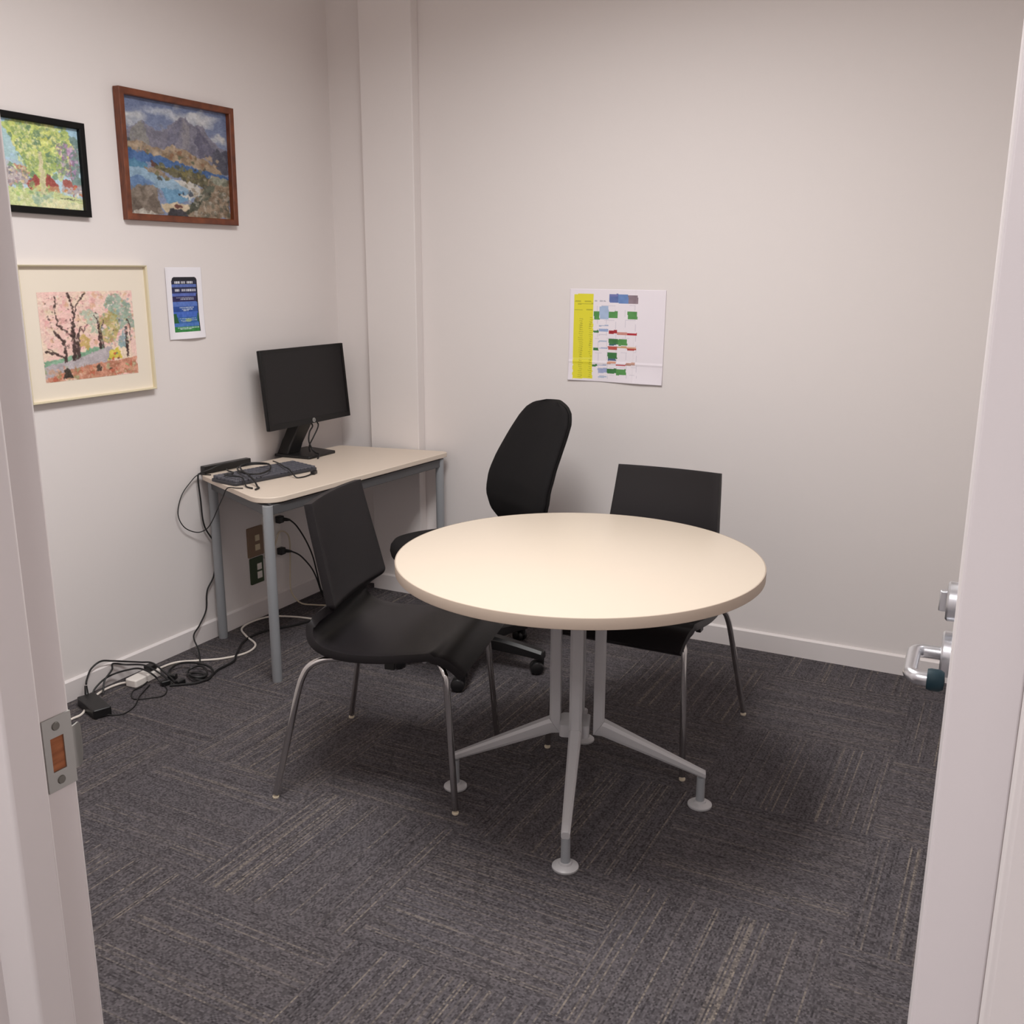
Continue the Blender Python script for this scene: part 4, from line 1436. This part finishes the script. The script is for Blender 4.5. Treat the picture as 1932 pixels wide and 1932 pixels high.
sh_ = canvas_mesh(c, 'sheet', M['print_'], post, (XL + 0.001, 2.737, 1.502), (0, 0.185, 0.001), (0, -0.001, -0.268), curl1, 0.0004)

# --- timetable on the back wall; cell corners measured on the sheet
c = Canvas(150, 135, (233, 226, 233), 4)


def cell(x0, y0, x1, y1, col, al=1.0, jit=0.0):
    """corners in the sheet's own drawing units (1400 wide, 1300 tall), slightly skewed like the print"""
    def uv(x, y):
        t = (y - 200) / 1300.0
        xl = 285 - 55 * t
        xr = 1690 - 90 * t
        top = 190 + 20 * (x - 285) / 1400.0
        bot = 1500 + 100 * (x - 230) / 1370.0
        return ((x - xl) / (xr - xl), (y - top) / (bot - top))
    c.poly([uv(x0, y0), uv(x1, y0), uv(x1, y1), uv(x0, y1)], col, al, jit)


yl = (224, 216, 50)
for k in range(13):
    t0, t1 = 265 + (1480 - 265) * k / 13, 265 + (1480 - 265) * (k + 1) / 13
    x0 = 345 - 45 * (k + .5) / 13
    cell(x0, t0, x0 + 292, t1 + 2, yl)
for k in range(60):
    y = 600 + k * 14.5
    sh0 = 345 - 45 * (y - 265) / 1215
    for a, b in ((75, 150), (225, 285)):
        cell(sh0 + a + 20 * c.rng.random(), y, sh0 + b - 20 * c.rng.random(), y + 6, (150, 146, 40), .5)
for y, a, b in ((370, 10, 110), (370, 160, 260), (405, 60, 290), (490, 10, 130), (490, 180, 280)):
    cell(340 + a, y - 8, 340 + b, y + 8, (150, 146, 40), .55)
cell(305, 1178, 600, 1204, (232, 226, 90), .8)
g1, g2, bl, rd, sal = (84, 146, 78), (60, 118, 66), (164, 184, 214), (160, 34, 44), (206, 140, 118)
gl = (206, 200, 212)
for x in (720, 850, 985, 1125, 1270):
    cell(x - 4 - 30, 430, x - 30 + 2, 1490, gl, .8)
for y in (430, 640, 900, 1110, 1330, 1440):
    cell(640, y, 1240, y + 5, gl, .7)
for x0, y0, x1, y1, col in ((870, 265, 1000, 390, (94, 112, 168)), (1000, 275, 1145, 400, (104, 136, 190)), (1145, 285, 1285, 405, (140, 122, 132)),
                            (720, 440, 855, 625, bl), (636, 515, 718, 630, g1), (855, 515, 985, 610, g1), (1130, 520, 1268, 628, g1),
                            (705, 710, 845, 728, (168, 178, 204)), (705, 765, 845, 805, (150, 168, 206)), (625, 785, 700, 820, g2),
                            (850, 785, 972, 835, rd), (972, 815, 1120, 855, (200, 140, 130)), (1120, 828, 1255, 860, (176, 40, 52)),
                            (705, 840, 820, 856, gl), (848, 910, 985, 990, g2), (985, 918, 1115, 1010, g1), (850, 985, 950, 1005, (58, 100, 110)),
                            (700, 935, 815, 955, (176, 186, 208)), (835, 1020, 968, 1068, (184, 84, 74)), (968, 1020, 1110, 1045, (200, 160, 120)), (1105, 1030, 1240, 1052, (216, 170, 140)), (1110, 1052, 1240, 1080, (176, 70, 62)),
                            (618, 1035, 695, 1075, g2), (700, 1035, 830, 1052, (168, 176, 204)), (828, 1108, 965, 1205, g2), (830, 1200, 945, 1230, (78, 96, 130)),
                            (820, 1240, 945, 1272, (206, 150, 124)), (1095, 1260, 1220, 1300, (190, 148, 134)), (945, 1285, 1090, 1305, (196, 96, 102)),
                            (600, 1278, 670, 1308, g2), (672, 1285, 805, 1300, (172, 180, 206)), (680, 1335, 810, 1405, (158, 168, 204)), (815, 1345, 950, 1415, g2), (950, 1355, 1090, 1440, g1),
                            (680, 1450, 805, 1475, (182, 192, 214))):
    cell(x0, y0, x1, y1, col, 1, 6)
cell(880, 275, 990, 300, (130, 120, 176), .6)
for x0, x1 in ((655, 690), (730, 770), (785, 815)):
    cell(x0, 358, x1, 374, (160, 160, 172), .7)
tt = thing('wall_timetable', 'white sheet printed with a yellow column and coloured timetable blocks, on the back wall', 'timetable')


def curl2(u, v):
    a = 0.0012 + 0.007 * max(0.0, (v - .75) / .25) ** 2 * (0.5 + 0.5 * math.cos((u - .78) * 7)) + 0.002 * max(0, (u - .9) / .1)
    return a + 0.0016 * math.exp(-((v - .79) / .012) ** 2) + 0.001 * math.exp(-((u - .70) / .01) ** 2)


canvas_mesh(c, 'sheet', M['print_'], tt, (-1.690, YB - 0.001, 1.4235), (0.414, 0, -0.003), (-0.004, 0, -0.374), curl2, 0.0004)

# ------------------------------------------------------------------ families of like things
for nm, grp in (('framed_painting', 'framed paintings on the left wall'), ('arched_cable', 'black cables arching over the power strip'), ('floor_cable', 'cables lying on the carpet'),
                ('thin_cable', 'thin black cables on the carpet'), ('outlet_plate', 'coloured outlet plates under the desk'), ('plug_lead', 'black plugs in the white outlet'),
                ('power_plug', 'loose black plugs on the carpet'), ('coiled_cable', 'coiled black cables'), ('monitor_cable', 'black monitor cables'), ('ceiling_light', 'ceiling light panels')):
    for o in S.objects:
        if o.parent is None and o.name.split('.')[0] == nm:
            o['group'] = grp
